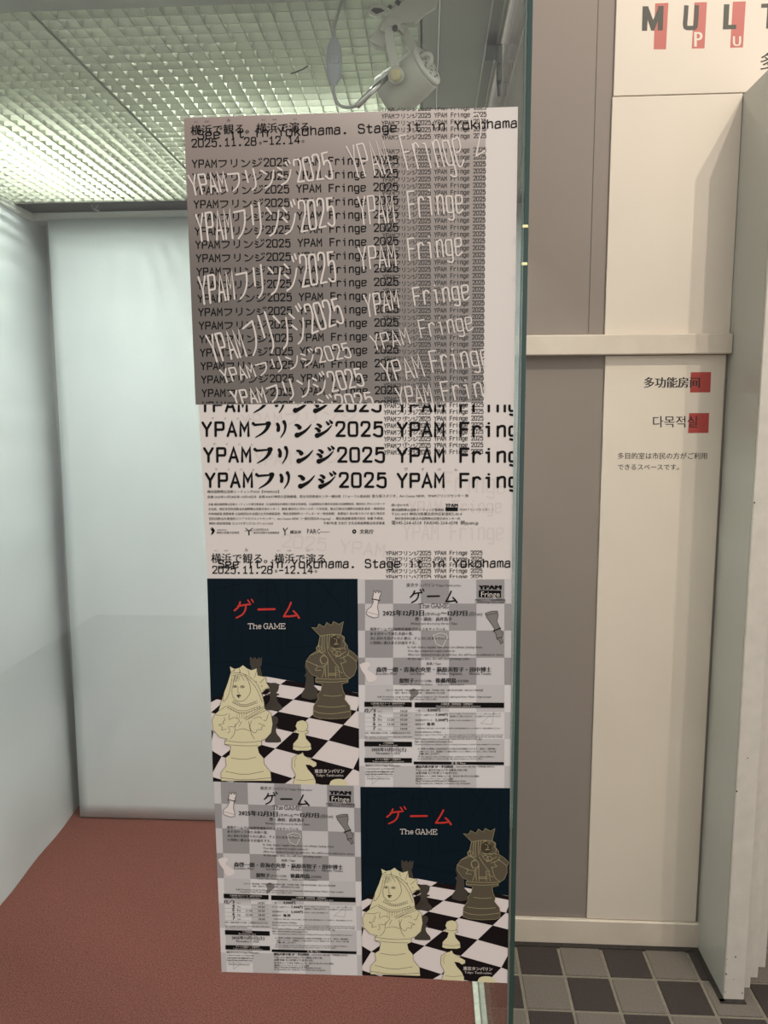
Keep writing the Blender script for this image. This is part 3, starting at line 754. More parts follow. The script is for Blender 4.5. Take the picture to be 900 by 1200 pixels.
# headers
for (xa_, ya_, xb_, yb_, xs, ys, xe, ye, xd, yd, xde, yde, sc) in (
        (223.5, 157.5, 362, 153.5, 232, 162.8, 606, 148.8, 225, 172.3, 350, 166.8, 1.0), (247.5, 658.8, 381, 659.5, 256, 665.4, 598, 664.4, 249, 671.8, 372, 671.8, .93)):
    pk.text('head', '横浜で観る。横浜で演る', (xa_, ya_), xb_, yb_, bold=.012, res=2)
    pk.mono('head', 'See it in Yokohama. Stage it in Yokohama', (xs, ys), (xe, ye), 9.6 * sc, 1.5)
    pk.mono('head', '2025.11.28', (xd, yd), (xd + 75 * sc, yd - 2.6 * (sc > .98)), 8.6 * sc, 1.35)
    dx = xd + 78 * sc; pk.text('fine', '㊎', (dx, yd - 2.2 * (sc > .98) - .6), dx + 4.2)
    pk.mono('head', '-12.14', (dx + 5.5, yd - 3.0 * (sc > .98)), (dx + 48 * sc, yd - 4.6 * (sc > .98)), 8.6 * sc, 1.35)
    pk.text('fine', '㊐', (dx + 50 * sc, yd - 4.4 * (sc > .98) - .6), dx + 50 * sc + 4.2)
    for q, ch in ((4, 'よこ'), (16.5, 'はま'), (42, 'み'), (83, 'よこ'), (96, 'はま'), (120, 'えん')):
        pk.text('fine', ch, (xa_ + q * sc, ya_ - 13.6 * sc - (q * .03 if sc > .98 else 0)), xa_ + (q + 4.5) * sc)
# warped white rows
WN = [0]
def warped(key, stations, segs, wt):
    WN[0] += 1; key = '%s#%d' % (key, WN[0]); wt *= 1.14
    X = [s_[0] for s_ in stations]; B_ = [s_[1] for s_ in stations]; T_ = [s_[2] for s_ in stations]
    for text, xa2, xb2, lean in segs:
        W_ = sum(adv(c) for c in text) - .28
        def f(a, h, xa2=xa2, xb2=xb2, W_=W_, lean=lean):
            x = xa2 + (xb2 - xa2) * a / W_; b = float(np.interp(x, X, B_)); t = float(np.interp(x, X, T_))
            return (x - lean * (h - .5) * (b - t), b + (t - b) * h)
        pk.mono(key, text, (0, 0), (1, 0), 1, wt * (1.0 if 'フ' in text else .84), f=f, sm=2)
pk.win = (216, 127, 569, 472.5)
warped('white', [(221, 229, 206), (260, 224, 202), (300, 222, 198), (340, 214, 190), (388, 208, 178), (410, 208, 172), (450, 203, 164), (480, 198, 158), (535, 194, 152), (572, 172, 128)],
       [('YPAMフリンジ2025', 223, 387, .22), ('YPAM', 411, 454, .28), ('Fringe', 472, 540, .25), ('2', 553, 566, .2)], 1.9)
warped('white', [(229, 283, 252), (275, 279, 244), (300, 278, 238), (345, 273, 237), (390, 263, 232), (422, 263, 231), (460, 260, 227), (500, 252, 222), (545, 248, 222), (572, 240, 215)],
       [('YPAMフリンジ2025', 231, 391, .1), ('YPAM', 421, 461, .1), ('Fringe', 478, 542, .1)], 2.0)
warped('white', [(233, 357, 325), (275, 350, 318), (305, 348, 311), (345, 338, 301), (393, 328, 295), (422, 316, 290), (463, 311, 286), (478, 305, 280), (541, 298, 272), (570, 290, 270)],
       [('YPAMフリンジ2025', 234, 392, .1), ('YPAM', 421, 463, .1), ('Fringe', 478, 541, .1)], 2.0)
warped('white', [(243, 425, 394), (285, 417, 386), (293, 415, 372), (315, 412, 366), (349, 401, 360), (362, 390, 358), (398, 377, 350), (428, 372, 346), (466, 360, 340), (483, 358, 338), (549, 350, 328), (570, 346, 326)],
       [('YPAMフリンジ2025', 246, 399, .3), ('YPAM', 428, 466, .15), ('Fringe', 484, 549, .15)], 2.0)
warped('white', [(257, 449, 434), (297, 441, 427), (345, 431, 414), (370, 425, 409), (409, 418, 402), (435, 411, 394), (478, 402, 384), (490, 396, 376), (553, 386, 366), (570, 380, 362)],
       [('YPAMフリンジ2025', 260, 409, .35), ('YPAM', 436, 478, .3), ('Fringe', 491, 553, .2)], 1.6)
warped('white', [(270, 474, 459), (312, 471, 454), (322, 470, 449), (376, 461, 438), (424, 451, 432), (449, 447, 426), (493, 441, 416), (504, 436, 412), (566, 428, 404)],
       [('YPAMフリンジ2025', 272, 424, .3), ('YPAM', 449, 494, .3), ('Fringe', 504, 572, .2)], 1.9)
warped('white', [(295, 500, 483), (375, 486, 465), (400, 480, 463), (435, 476, 460), (465, 475, 455), (504, 472, 450), (517, 470, 448), (566, 464, 443)],
       [('YPAMフリンジ2025', 270, 436, .3), ('YPAM', 465, 505, .2), ('Fringe', 517, 590, .2)], 1.9)
# faint show-through of the reverse side
pk.win = (232, 475, 600, 677)
for (x0_, y0_, x1_, y1_, h_, tx) in ((480, 602, 588, 600, 14, 'YPAM Fringe'), (473, 632, 590, 632, 18, 'YPAM Fringe'), (284, 500, 420, 492, 14, 'YPAMフリンジ'), (300, 545, 420, 540, 14, 'YPAMフリンジ'), (330, 640, 450, 652, 14, '2025 YPAM'), (520, 575, 592, 578, 22, 'Fringe')):
    pk.mono('ghost', tx, (x0_, y0_), (x1_, y1_), h_, 1.7)
pk.win = None
# small print
def line(body, x, y, x1, y1=None, bold=0.0): pk.text('fine', body, (x, y), x1, y1, bold)
line('横浜国際舞台芸術ミーティング2025【YPAM2025】', 243, 577.6, 327, bold=.01)
line('会期 2025年11月28日㊎-12月14日㊐  会場 KAAT神奈川芸術劇場、男女共同参画センター横浜南（フォーラム南太田）、', 243, 583.8, 438, 582.8, .01)
line('急な坂スタジオ、Art Center NEW、YPAMフリンジセンター 他', 436, 582.8, 549, 582.4, .01)
line('主催 横浜国際舞台芸術ミーティング実行委員会（公益財団法人神奈川芸術文化財団、公益財団法人横浜市芸術文化振興財団、横浜市にぎわいスポーツ', 244, 592.2, 451, 591.6, .01)
line('文化局、特定非営利活動法人国際舞台芸術交流センター） 助成 横浜市にぎわいスポーツ文化局、独立行政法人国際交流基金 助成 一般財団法', 244, 597.8, 451, 597.3, .01)
line('人地域創造 提携事業 公益財団法人全国公立文化施設協会、舞台芸術制作コーディネーター育成事業） 事業協力 急な坂スタジオ 協力 特定非', 244, 603.4, 451, 603.0, .01)
line('営利活動法人黄金町エリアマネジメントセンター、Art Center NEW（一般社団法人Ongoing）、横浜高速鉄道株式会社  後援 外務省、', 245, 609.2, 450, 608.8, .01)
line('神奈川県民俗芸能 ヨコハマダンスコレクション2025', 245, 614.6, 320, bold=.01); line('令和7年度 文化庁 文化芸術振興拠点形成事業', 379, 614.4, 451, bold=.01)
line('問い合わせ先', 459, 593.2, 479, bold=.01)
line('横浜国際舞台芸術ミーティング事務局', 459, 598.8, 520, bold=.01); line('YPAMフリンジセンター（', 538, 598.4, 578)
line('〒231-0053 神奈川県横浜市中区初音町2-43-4', 459, 603.9, 541, bold=.01)
line('特定非営利活動法人国際舞台芸術交流センター内', 463, 609.0, 539, bold=.01)
line('電045-264-6514  FAX045-264-6598  網ypam.jp', 459, 614.5, 561, bold=.01)
pk.poly('head', [(522, 594.5), (536.6, 594.5), (536.6, 599), (522, 599)]); pk.text('head', 'YPAM', (522, 594.2), 536.4, bold=.04)
for (x, t_, xe) in ((254, '公益財団法人', 266), (297, '公益財団法人', 315)): line(t_, x, 621.8, xe)
line('神奈川芸術文化財団', 254, 625.3, 280, bold=.01); line('横浜市芸術文化振興財団', 297, 625.3, 327, bold=.01); line('横浜市', 340, 625.2, 353, bold=.015); line('文化庁', 421.5, 625.0, 438, bold=.02)
pk.text('head', 'PARC', (360, 625.4), 375, bold=.0, hs=1.3); pk.stroke('fine', [(375, 623.4), (386, 623.4)], .45)
pk.poly('head', [(246, 619), (248, 620), (248, 617.4), (250.5, 619.5), (252, 622), (250, 625.5), (247, 627), (248.6, 623)])
pk.stroke('head', [(288, 619), (291.5, 622), (291.5, 627)], .9); pk.stroke('head', [(296, 619), (292, 622), (292, 627)], .9); pk.stroke('head', [(287, 622), (296, 622)], .6)
pk.stroke('head', [(332, 619), (334, 623), (334, 627)], 1.1); pk.stroke('head', [(337, 618.6), (334, 622)], .9)
pk.stroke('head', chaikin([(415.2 + 1.7 * math.cos(g), 622.8 + 1.9 * math.sin(g)) for g in [k * math.tau / 8 for k in range(8)]], True, 1), 1.5, closed=True)
pk.out(poster, {'row': ('medium_lettering_row', M_ink, 1), 'small': ('small_lettering_row', mat('print_charcoal', (52, 48, 46), .5), 1), 'big': ('large_lettering_row', M_ink, 2), 'head': ('heading_lettering', M_ink, 2),
                'white': ('warped_lettering_row', M_inkw, 3, 'wavy stretched white lettering'), 'ghost': ('faint_lettering', M_ghost, 0, 'barely visible lettering showing through'), 'fine': ('small_print', mat('print_soft_black', (44, 40, 38), .5), 2)})

# ---- the two picture flyers and the two text flyers
G1 = [(242.7, 678), (419.3, 678.4), (421.5, 920.5), (249.8, 916.5)]
G2 = [(422.3, 922.3), (597.8, 923.8), (594.6, 1152), (424.6, 1142.5)]
I1 = [(419, 679.5), (599.6, 679), (598, 924.3), (421.3, 922.3)]
I2 = [(250.3, 916), (422.6, 921.2), (425.3, 1143.3), (259.8, 1138.8)]
FY = {'G1': SY - .0009, 'I1': SY - .0014, 'I2': SY - .0019, 'G2': SY - .0024}
base_g = uv_of(G1, FY['G1']); base_i = uv_of(I1, FY['I1'])
def seven(x, y): return base_g(230 + x / 4.5, 670 + y / 4.5)
def eight(x, y): return base_i(410 + x / 4.5, 670 + y / 4.5)
def q5(L): return [(.6747 * x + 45, .675 * y + 315) for x, y in L]
def q6(L): return [(.5253 * x + 495, .5253 * y + 225) for x, y in L]
def homog(src, dst):
    A = []
    for (x, y), (u, v) in zip(src, dst):
        A.append([x, y, 1, 0, 0, 0, -u * x, -u * y, -u]); A.append([0, 0, 0, x, y, 1, -v * x, -v * y, -v])
    return np.linalg.svd(np.array(A))[2][-1].reshape(3, 3)
HB = homog([(0, 0), (0, 1), (1, 1), (2, 1), (1, 2), (2, 2), (1, 3), (2, 3), (2, 0), (0, 4)], [(512, 673), (430, 738), (600, 770), (775, 805), (515, 848), (697, 886), (412, 932), (610, 985), (845, 733), (135, 972)])
def hb(i, j): v = HB @ np.array([i, j, 1.0]); return (v[0] / v[2], v[1] / v[2])
def kata_game(k, key, ox, oy, sx, sy, w):
    def T(L): return [(ox + x * sx, oy + y * sy) for x, y in L]
    for pts, a, b in (([(32, 5), (24, 32), (2, 52)], 1.0, 1.0), ([(20, 28), (56, 20), (86, 17)], .95, .95), ([(62, 20), (60, 50), (44, 76), (12, 92)], 1.0, .9), ([(72, -6), (82, 8)], .8, .8), ([(92, -10), (101, 5)], .8, .8),
                      ([(128, 46), (170, 45), (214, 44)], 1.2, 1.05), ([(300, 8), (288, 38), (262, 84)], 1.05, .9), ([(262, 84), (300, 84), (330, 78)], 1.1, 1.0), ([(312, 54), (328, 70), (342, 92)], .9, 1.2)):
        k.stroke(key, chaikin(T(pts), False, 2) if len(pts) > 2 else T(pts), w * a, w * b)
SER = {'T': [[(0, 1), (1, 1)], [(.5, 1), (.5, 0)], [(.3, 0), (.7, 0)], [(0, 1), (0, .85)], [(1, 1), (1, .85)]], 'h': [[(.1, 0), (.1, 1)], [(0, 1), (.1, 1)], [(0, 0), (.3, 0)], [(.7, 0), (1, 0)], [(.1, .5), (.35, .68), (.8, .65), (.85, .4), (.85, 0)]],
       'e': [[(.1, .36), (.95, .36), (.9, .62), (.5, .72), (.12, .6), (.08, .3), (.25, .03), (.6, 0), (.95, .12)]], 'G': [[(.95, .8), (.75, 1), (.3, 1), (.02, .7), (.02, .3), (.3, 0), (.7, 0), (.95, .2), (.95, .45)], [(.65, .45), (1.05, .45)], [(.95, .8), (.95, 1)]],
       'A': [[(.1, 0), (.5, 1), (.9, 0)], [(.25, .35), (.75, .35)], [(-.05, 0), (.28, 0)], [(.72, 0), (1.05, 0)], [(.35, 1), (.5, 1)]], 'M': [[(.1, 0), (.1, 1), (.5, .2), (.9, 1), (.9, 0)], [(-.05, 0), (.25, 0)], [(.75, 0), (1.05, 0)], [(-.05, 1), (.1, 1)], [(.9, 1), (1.05, 1)]],
       'E': [[(.1, 0), (.1, 1)], [(0, 1), (.9, 1), (.9, .82)], [(.1, .52), (.65, .52)], [(0, 0), (.95, 0), (.95, .2)], [(.65, .62), (.65, .42)]]}
def the_game(k, key, x0, x1, yb, h, w):
    xs = [('T', 0, .11), ('h', .135, .25), ('e', .27, .35), ('G', .42, .53), ('A', .55, .68), ('M', .70, .86), ('E', .885, 1.0)]
    for ch, a, b in xs:
        for st in SER[ch]: k.stroke(key, [(x0 + (x1 - x0) * (a + (b - a) * p[0]), yb - h * p[1]) for p in st], w)
def picture(quad, Y, parent):
    f, q = quad_map(quad, Y)
    k = Ink(lambda x, y, l: f(*seven(x, y), l)); clipuv = None
    def mp(x, y, l):
        u, v = seven(x, y); return f(min(max(u, 0), 1), min(max(v, 0), 1), l)
    k.mapper = mp
    W0 = (30, 20, 880, 1135); k.win = W0
    # room drawn in faint lines
    for L in ([(95, 40), (95, 470)], [(190, 45), (190, 300)], [(320, 100), (410, 100)], [(375, 40), (375, 440)], [(345, 60), (330, 130)], [(480, 60), (480, 400)], [(590, 50), (590, 260)], [(640, 40), (700, 110), (770, 190)], [(740, 40), (690, 130), (650, 200)], [(800, 40), (800, 380)], [(70, 480), (330, 470)], [(360, 480), (560, 520)], [(480, 400), (600, 390)], [(400, 40), (450, 200), (440, 440)], [(240, 320), (240, 440)], [(120, 90), (250, 60)]):
        k.stroke('nav', L, 2.2)
    CN = 0
    k.poly('cw', [(40, 688), (350, 551), (372, 553), (880, 640), (880, 1140), (40, 1140)])
    # checker cells, clipped to the board outline
    def under(p): return True
    def line_y(x): return 551 + (x - 360) * .1715 if x > 355 else 551 + (355 - x) * .4335
    for i in range(-6, 9):
        for j in range(-3, 9):
            if (i + j) % 2 == 0: continue
            c_ = [hb(i, j), hb(i + 1, j), hb(i + 1, j + 1), hb(i, j + 1)]
            if any(abs(x) > 4000 or abs(y) > 4000 for x, y in c_): continue
            if (max(x for x, y in c_) < 40 or min(x for x, y in c_) > 880 or min(y for x, y in c_) > 1135 or max(y for x, y in c_) < 560): continue
            # clip against the two back edges of the board
            poly = c_
            for (ax1, ay1, bx1, by1) in ((40, 688, 355, 551), (355, 551, 880, 641)):
                o_ = []
                def sd_(p): return (bx1 - ax1) * (p[1] - ay1) - (by1 - ay1) * (p[0] - ax1)
                for n_ in range(len(poly)):
                    a, b = poly[n_], poly[(n_ + 1) % len(poly)]; da, db = sd_(a), sd_(b)
                    if da >= 0: o_.append(a)
                    if (da >= 0) != (db >= 0): t = da / (da - db); o_.append((a[0] + (b[0] - a[0]) * t, a[1] + (b[1] - a[1]) * t))
                poly = o_
                if len(poly) < 3: break
            if len(poly) >= 3: CN += 1; k.poly('cb#%d' % CN, poly)
    # rook, pawns and bishop standing behind
    k.sfx = '#rook'
    k.poly('tb', [(283, 450), (293, 450), (294, 458), (303, 458), (304, 451), (314, 451), (315, 459), (326, 459), (327, 451), (335, 451), (336, 459), (341, 459), (342, 451), (348, 451), (345, 492), (338, 500), (352, 560), (290, 560), (290, 500), (284, 490)])
    def pawn(key, cx, top, w, h):
        k.poly(key, chaikin([(cx + w * x, top + h * y) for x, y in [(-.22, .02), (.22, .02), (.34, .14), (.26, .32), (.14, .38), (.34, .42), (.34, .46), (.16, .48), (.22, .68), (.44, .82), (.5, .92), (.48, 1), (-.48, 1), (-.5, .92), (-.44, .82), (-.22, .68), (-.16, .48), (-.34, .46), (-.34, .42), (-.14, .38), (-.26, .32), (-.34, .14)]], True, 1))
    k.sfx = '#a'; pawn('tb', 407, 582, 92, 148); k.sfx = '#b'; pawn('tb', 405, 758, 86, 142); k.sfx = '#c'
    k.poly('tb', [(575, 482), (590, 478), (600, 500), (600, 540), (618, 548), (622, 602), (642, 622), (638, 645), (640, 668), (600, 674), (556, 662), (556, 640), (572, 616), (580, 560), (570, 545), (582, 530), (572, 500)])
    # king
    k.sfx = '#king'
    body = q6([(160, 470), (200, 410), (275, 360), (262, 335), (285, 300), (302, 215), (218, 130), (270, 135), (290, 95), (345, 125), (368, 78), (415, 110), (437, 70), (490, 98), (535, 72), (510, 200), (545, 225), (545, 270), (575, 310), (580, 345), (640, 385), (683, 430), (665, 475), (668, 540), (640, 610), (600, 640), (582, 650), (582, 680), (520, 695), (530, 760), (555, 810), (548, 850), (600, 915), (608, 965), (608, 1020), (560, 1040), (420, 1048), (290, 1040), (232, 1015), (235, 920), (285, 840), (275, 805), (310, 760), (325, 695), (258, 680), (255, 645), (275, 628), (215, 600), (165, 520)])
    k.poly('tp', body); k.stroke('tl', body, 1.8, closed=True)
    for L in ([(300, 215), (420, 195), (510, 205)], [(302, 215), (285, 300), (300, 380), (350, 375)], [(325, 215), (318, 290), (330, 370)], [(345, 212), (340, 300), (352, 372)], [(372, 208), (370, 300), (378, 360)], [(398, 205), (392, 270), (385, 340)], [(410, 330), (440, 350), (480, 340), (510, 350)], [(275, 360), (340, 400), (380, 440), (375, 500), (330, 520)],
              [(165, 465), (240, 500), (300, 525), (330, 520)], [(262, 500), (275, 530), (245, 560), (310, 560)], [(380, 450), (385, 632)], [(330, 520), (345, 560), (320, 632)], [(455, 520), (460, 632)], [(485, 520), (500, 632)], [(380, 375), (440, 470), (480, 520)], [(400, 345), (450, 420), (500, 410), (560, 370)], [(510, 480), (545, 600), (600, 640)], [(500, 440), (560, 420), (575, 400)],
              [(540, 420), (540, 455), (570, 470), (545, 480), (510, 490)], [(575, 400), (620, 430), (665, 470)], [(590, 370), (580, 410)], [(350, 400), (300, 430), (320, 500)], [(262, 640), (380, 650), (580, 645)], [(258, 670), (420, 680), (582, 665)], [(335, 808), (430, 822), (520, 808)], [(275, 915), (420, 932), (560, 915)], [(240, 965), (300, 990), (430, 998), (600, 970)],
              [(420, 215), (450, 205)], [(470, 222), (495, 225)], [(445, 300), (485, 295)], [(420, 370), (455, 350), (480, 400), (460, 430)], [(500, 350), (530, 330), (560, 350)], [(350, 500), (360, 632)], [(390, 590), (455, 590)], [(390, 608), (455, 608)], [(200, 410), (300, 370)], [(480, 560), (530, 590)]):
        k.stroke('tl', chaikin(q6(L), False, 1) if len(L) > 2 else q6(L), 2.6)
    k.poly('tb2', q6([(405, 225), (440, 215), (495, 222), (508, 260), (500, 320), (470, 335), (425, 330), (402, 290)]))
    for L in ([(415, 232), (430, 205), (452, 200)], [(440, 240), (455, 245)], [(475, 235), (492, 240)], [(465, 245), (472, 280), (455, 285)], [(440, 300), (460, 292), (485, 300)], [(425, 330), (455, 345), (500, 335)], [(520, 215), (545, 240), (530, 265), (552, 290), (548, 330)]):
        k.stroke('tl', q6(L), 2.2)
    for x_, y_, r_ in ((340, 455, 40), (485, 395, 28), (290, 340, 26)):
        k.stroke('tl', [q6([(x_ + r_ * math.cos(g), y_ + r_ * math.sin(g))])[0] for g in [n_ * math.tau / 10 for n_ in range(10)]], 2.2, closed=True)
    for n_ in range(4): k.stroke('tl', q6([(395 + 18 * n_, 592), (395 + 18 * n_, 606)]), 2.0); k.stroke('tl', q6([(345, 525 + 25 * n_), (360, 535 + 25 * n_)]), 2.0); k.stroke('tl', q6([(462, 525 + 25 * n_), (482, 535 + 25 * n_)]), 2.0)
    # queen
    k.sfx = '#queen'
    crown_body = q5([(108, 620), (150, 480), (180, 400), (205, 315), (195, 270), (235, 290), (270, 282), (300, 260), (330, 285), (365, 300), (408, 285), (415, 340), (480, 355), (482, 395), (510, 440), (478, 450), (448, 478), (465, 555), (470, 600), (520, 640), (532, 720), (520, 790), (480, 835), (445, 850), (445, 885), (415, 900), (425, 945), (460, 985), (465, 1035), (515, 1095), (522, 1165), (130, 1165), (128, 1100), (170, 1045), (162, 985), (195, 960), (205, 895), (158, 880), (160, 845), (180, 838), (120, 825), (68, 770), (58, 690), (80, 645)])
    k.poly('iv', crown_body); k.stroke('ln', crown_body, 1.7, closed=True)
    for L in ([(205, 325), (290, 318), (380, 370), (430, 440), (470, 555)], [(205, 345), (290, 330), (360, 380), (410, 450), (450, 550)], [(240, 340), (225, 400), (210, 470), (225, 520), (262, 545), (310, 540), (345, 500), (362, 460), (350, 400), (320, 345)], [(235, 300), (210, 312)], [(270, 290), (280, 318)], [(340, 300), (350, 340)], [(408, 300), (390, 360)], [(470, 365), (430, 400)], [(500, 435), (450, 460)],
              [(225, 430), (240, 422), (252, 430)], [(278, 432), (295, 424), (312, 434)], [(262, 430), (258, 475), (272, 480)], [(250, 497), (265, 490), (285, 498), (268, 520), (250, 497)], [(225, 535), (300, 578), (400, 545)], [(215, 550), (300, 592), (412, 556)], [(180, 575), (290, 630), (430, 580)], [(175, 590), (290, 646), (438, 592)], [(150, 480), (140, 560), (190, 500), (215, 360)],
              [(310, 680), (560, 520), (578, 528), (545, 580), (320, 690)], [(330, 685), (540, 550)], [(515, 540), (530, 560)], [(190, 690), (230, 665), (280, 690), (250, 720), (235, 745), (195, 740)], [(150, 670), (165, 690), (140, 700), (155, 720), (100, 725), (145, 745), (125, 770), (170, 760)], [(370, 690), (350, 740), (370, 780), (400, 795), (410, 760), (450, 770), (440, 740), (480, 735), (420, 715)],
              [(380, 680), (430, 660), (445, 680)], [(195, 640), (190, 680)], [(240, 720), (235, 800), (200, 838)], [(345, 700), (360, 790), (390, 838)], [(245, 770), (300, 755), (355, 775)], [(290, 700), (270, 740)], [(160, 850), (300, 868), (440, 855)], [(165, 880), (300, 892), (420, 890)], [(205, 985), (310, 1000), (400, 980)], [(165, 1090), (310, 1120), (460, 1090)], [(132, 1140), (310, 1160), (520, 1140)],
              [(500, 640), (480, 700), (460, 690)], [(85, 650), (150, 655), (180, 640)], [(108, 620), (170, 580)], [(180, 790), (200, 780), (185, 740)], [(260, 345), (245, 390)], [(280, 335), (310, 380)]):
        k.stroke('ln', chaikin(q5(L), False, 1) if len(L) > 2 else q5(L), 1.9)
    k.poly('ln', q5([(250, 497), (262, 491), (268, 494), (276, 491), (288, 498), (272, 504), (268, 520), (258, 506)]))
    for ex, ey in ((238, 432), (295, 434)):
        k.stroke('ln', q5([(ex - 17, ey - 8), (ex, ey - 15), (ex + 18, ey - 8)]), 1.6); k.stroke('ln', q5([(ex - 14, ey + 2), (ex, ey - 5), (ex + 14, ey + 2), (ex, ey + 6), (ex - 14, ey + 2)]), 1.3); k.stroke('ln', q5([(ex - 1, ey - 2), (ex + 1, ey + 2)]), 3.2)
    for n_ in range(5): k.stroke('ln', chaikin(q5([(232 + 10 * n_, 345), (226 + 12 * n_, 375), (222 + 14 * n_, 345 + 50 - 4 * n_)]), False, 1), 1.2)
    for n_ in range(5): k.stroke('ln', q5([(255 + 18 * n_, 640), (252 + 18 * n_, 676)]), 1.3)
    for n_ in range(6): k.stroke('ln', q5([(228 + 48 * n_ * .9, 300 + 12 * n_ + n_ * n_ * 2.5), (234 + 48 * n_ * .9, 306 + 12 * n_ + n_ * n_ * 2.5)]), 3.0)
    for n_ in range(13):                            # pearls of the collar
        t = n_ / 12; x = 222 + 185 * t; y = 545 + 34 * math.sin(math.pi * t) - 8 * t
        k.stroke('ln', q5([(x, y - 2), (x + 2, y + 11)]), 1.7)
        x = 185 + 245 * t; y = 588 + 50 * math.sin(math.pi * t) - 8 * t; k.stroke('ln', q5([(x, y - 2), (x + 2, y + 12)]), 1.7)
    # front pawn and knight, top of another piece
    k.sfx = '#pawn'
    pw = [(548, 783), (563, 781), (582, 790), (590, 812), (582, 832), (590, 838), (592, 848), (575, 852), (580, 878), (604, 905), (608, 935), (590, 942), (530, 942), (510, 935), (512, 905), (536, 878), (542, 852), (526, 848), (522, 838), (532, 830), (524, 812), (532, 790)]
    k.poly('iv', pw); k.stroke('ln', pw, 1.6, closed=True); k.stroke('ln', [(512, 918), (560, 926), (606, 918)], 1.5); k.stroke('ln', [(532, 836), (560, 842), (588, 836)], 1.5)
    k.sfx = '#knight'
    kn = [(510, 1140), (525, 1070), (505, 1030), (506, 985), (530, 965), (552, 958), (562, 950), (570, 968), (600, 985), (635, 1005), (634, 1022), (618, 1030), (600, 1018), (578, 1016), (590, 1040), (618, 1072), (630, 1100), (632, 1140)]
    k.poly('iv', kn); k.stroke('ln', kn, 1.6, closed=True); k.stroke('ln', [(530, 975), (518, 1000), (522, 1030)], 1.4); k.stroke('ln', [(530, 1095), (570, 1100), (620, 1092)], 1.4)
    k.sfx = '#head'; k.poly('iv', chaikin([(702, 1120), (712, 1098), (740, 1090), (775, 1092), (795, 1108), (800, 1130), (700, 1130)], True, 1))
    k.sfx = ''
    kata_game(k, 'rd', 200, 155, 1.0, .95, 9.5)
    the_game(k, 'tt', 274, 470, 300, 27, 3.2)
    k.text('tx', '東京タンバリン', (625, 1058), 780, bold=.015, res=2); k.text('tx', 'Tokyo Tambourine', (632, 1078), 776, hs=1.05)
    k.out(parent, {'nav': ('faint_room_drawing', M_navy2, 0), 'cw': ('white_board', M_cell_w, 1), 'cb': ('board_square', M_cell_b, 2), 'tb': ('chess_piece_drawing', M_taupe2, 3), 'tp': ('chess_piece_drawing', M_taupe, 4), 'tl': ('piece_outlines', M_taupel, 5.8), 'tb2': ('king_face_drawing', mat('taupe_face', (62, 52, 40), .4, .3), 5),
                   'iv': ('chess_piece_drawing', M_ivory, 6), 'ln': ('piece_outlines', M_line, 7), 'rd': ('red_title', M_rust, 2), 'tt': ('white_subtitle', M_inkw, 2), 'tx': ('white_lettering', M_inkw, 8)})
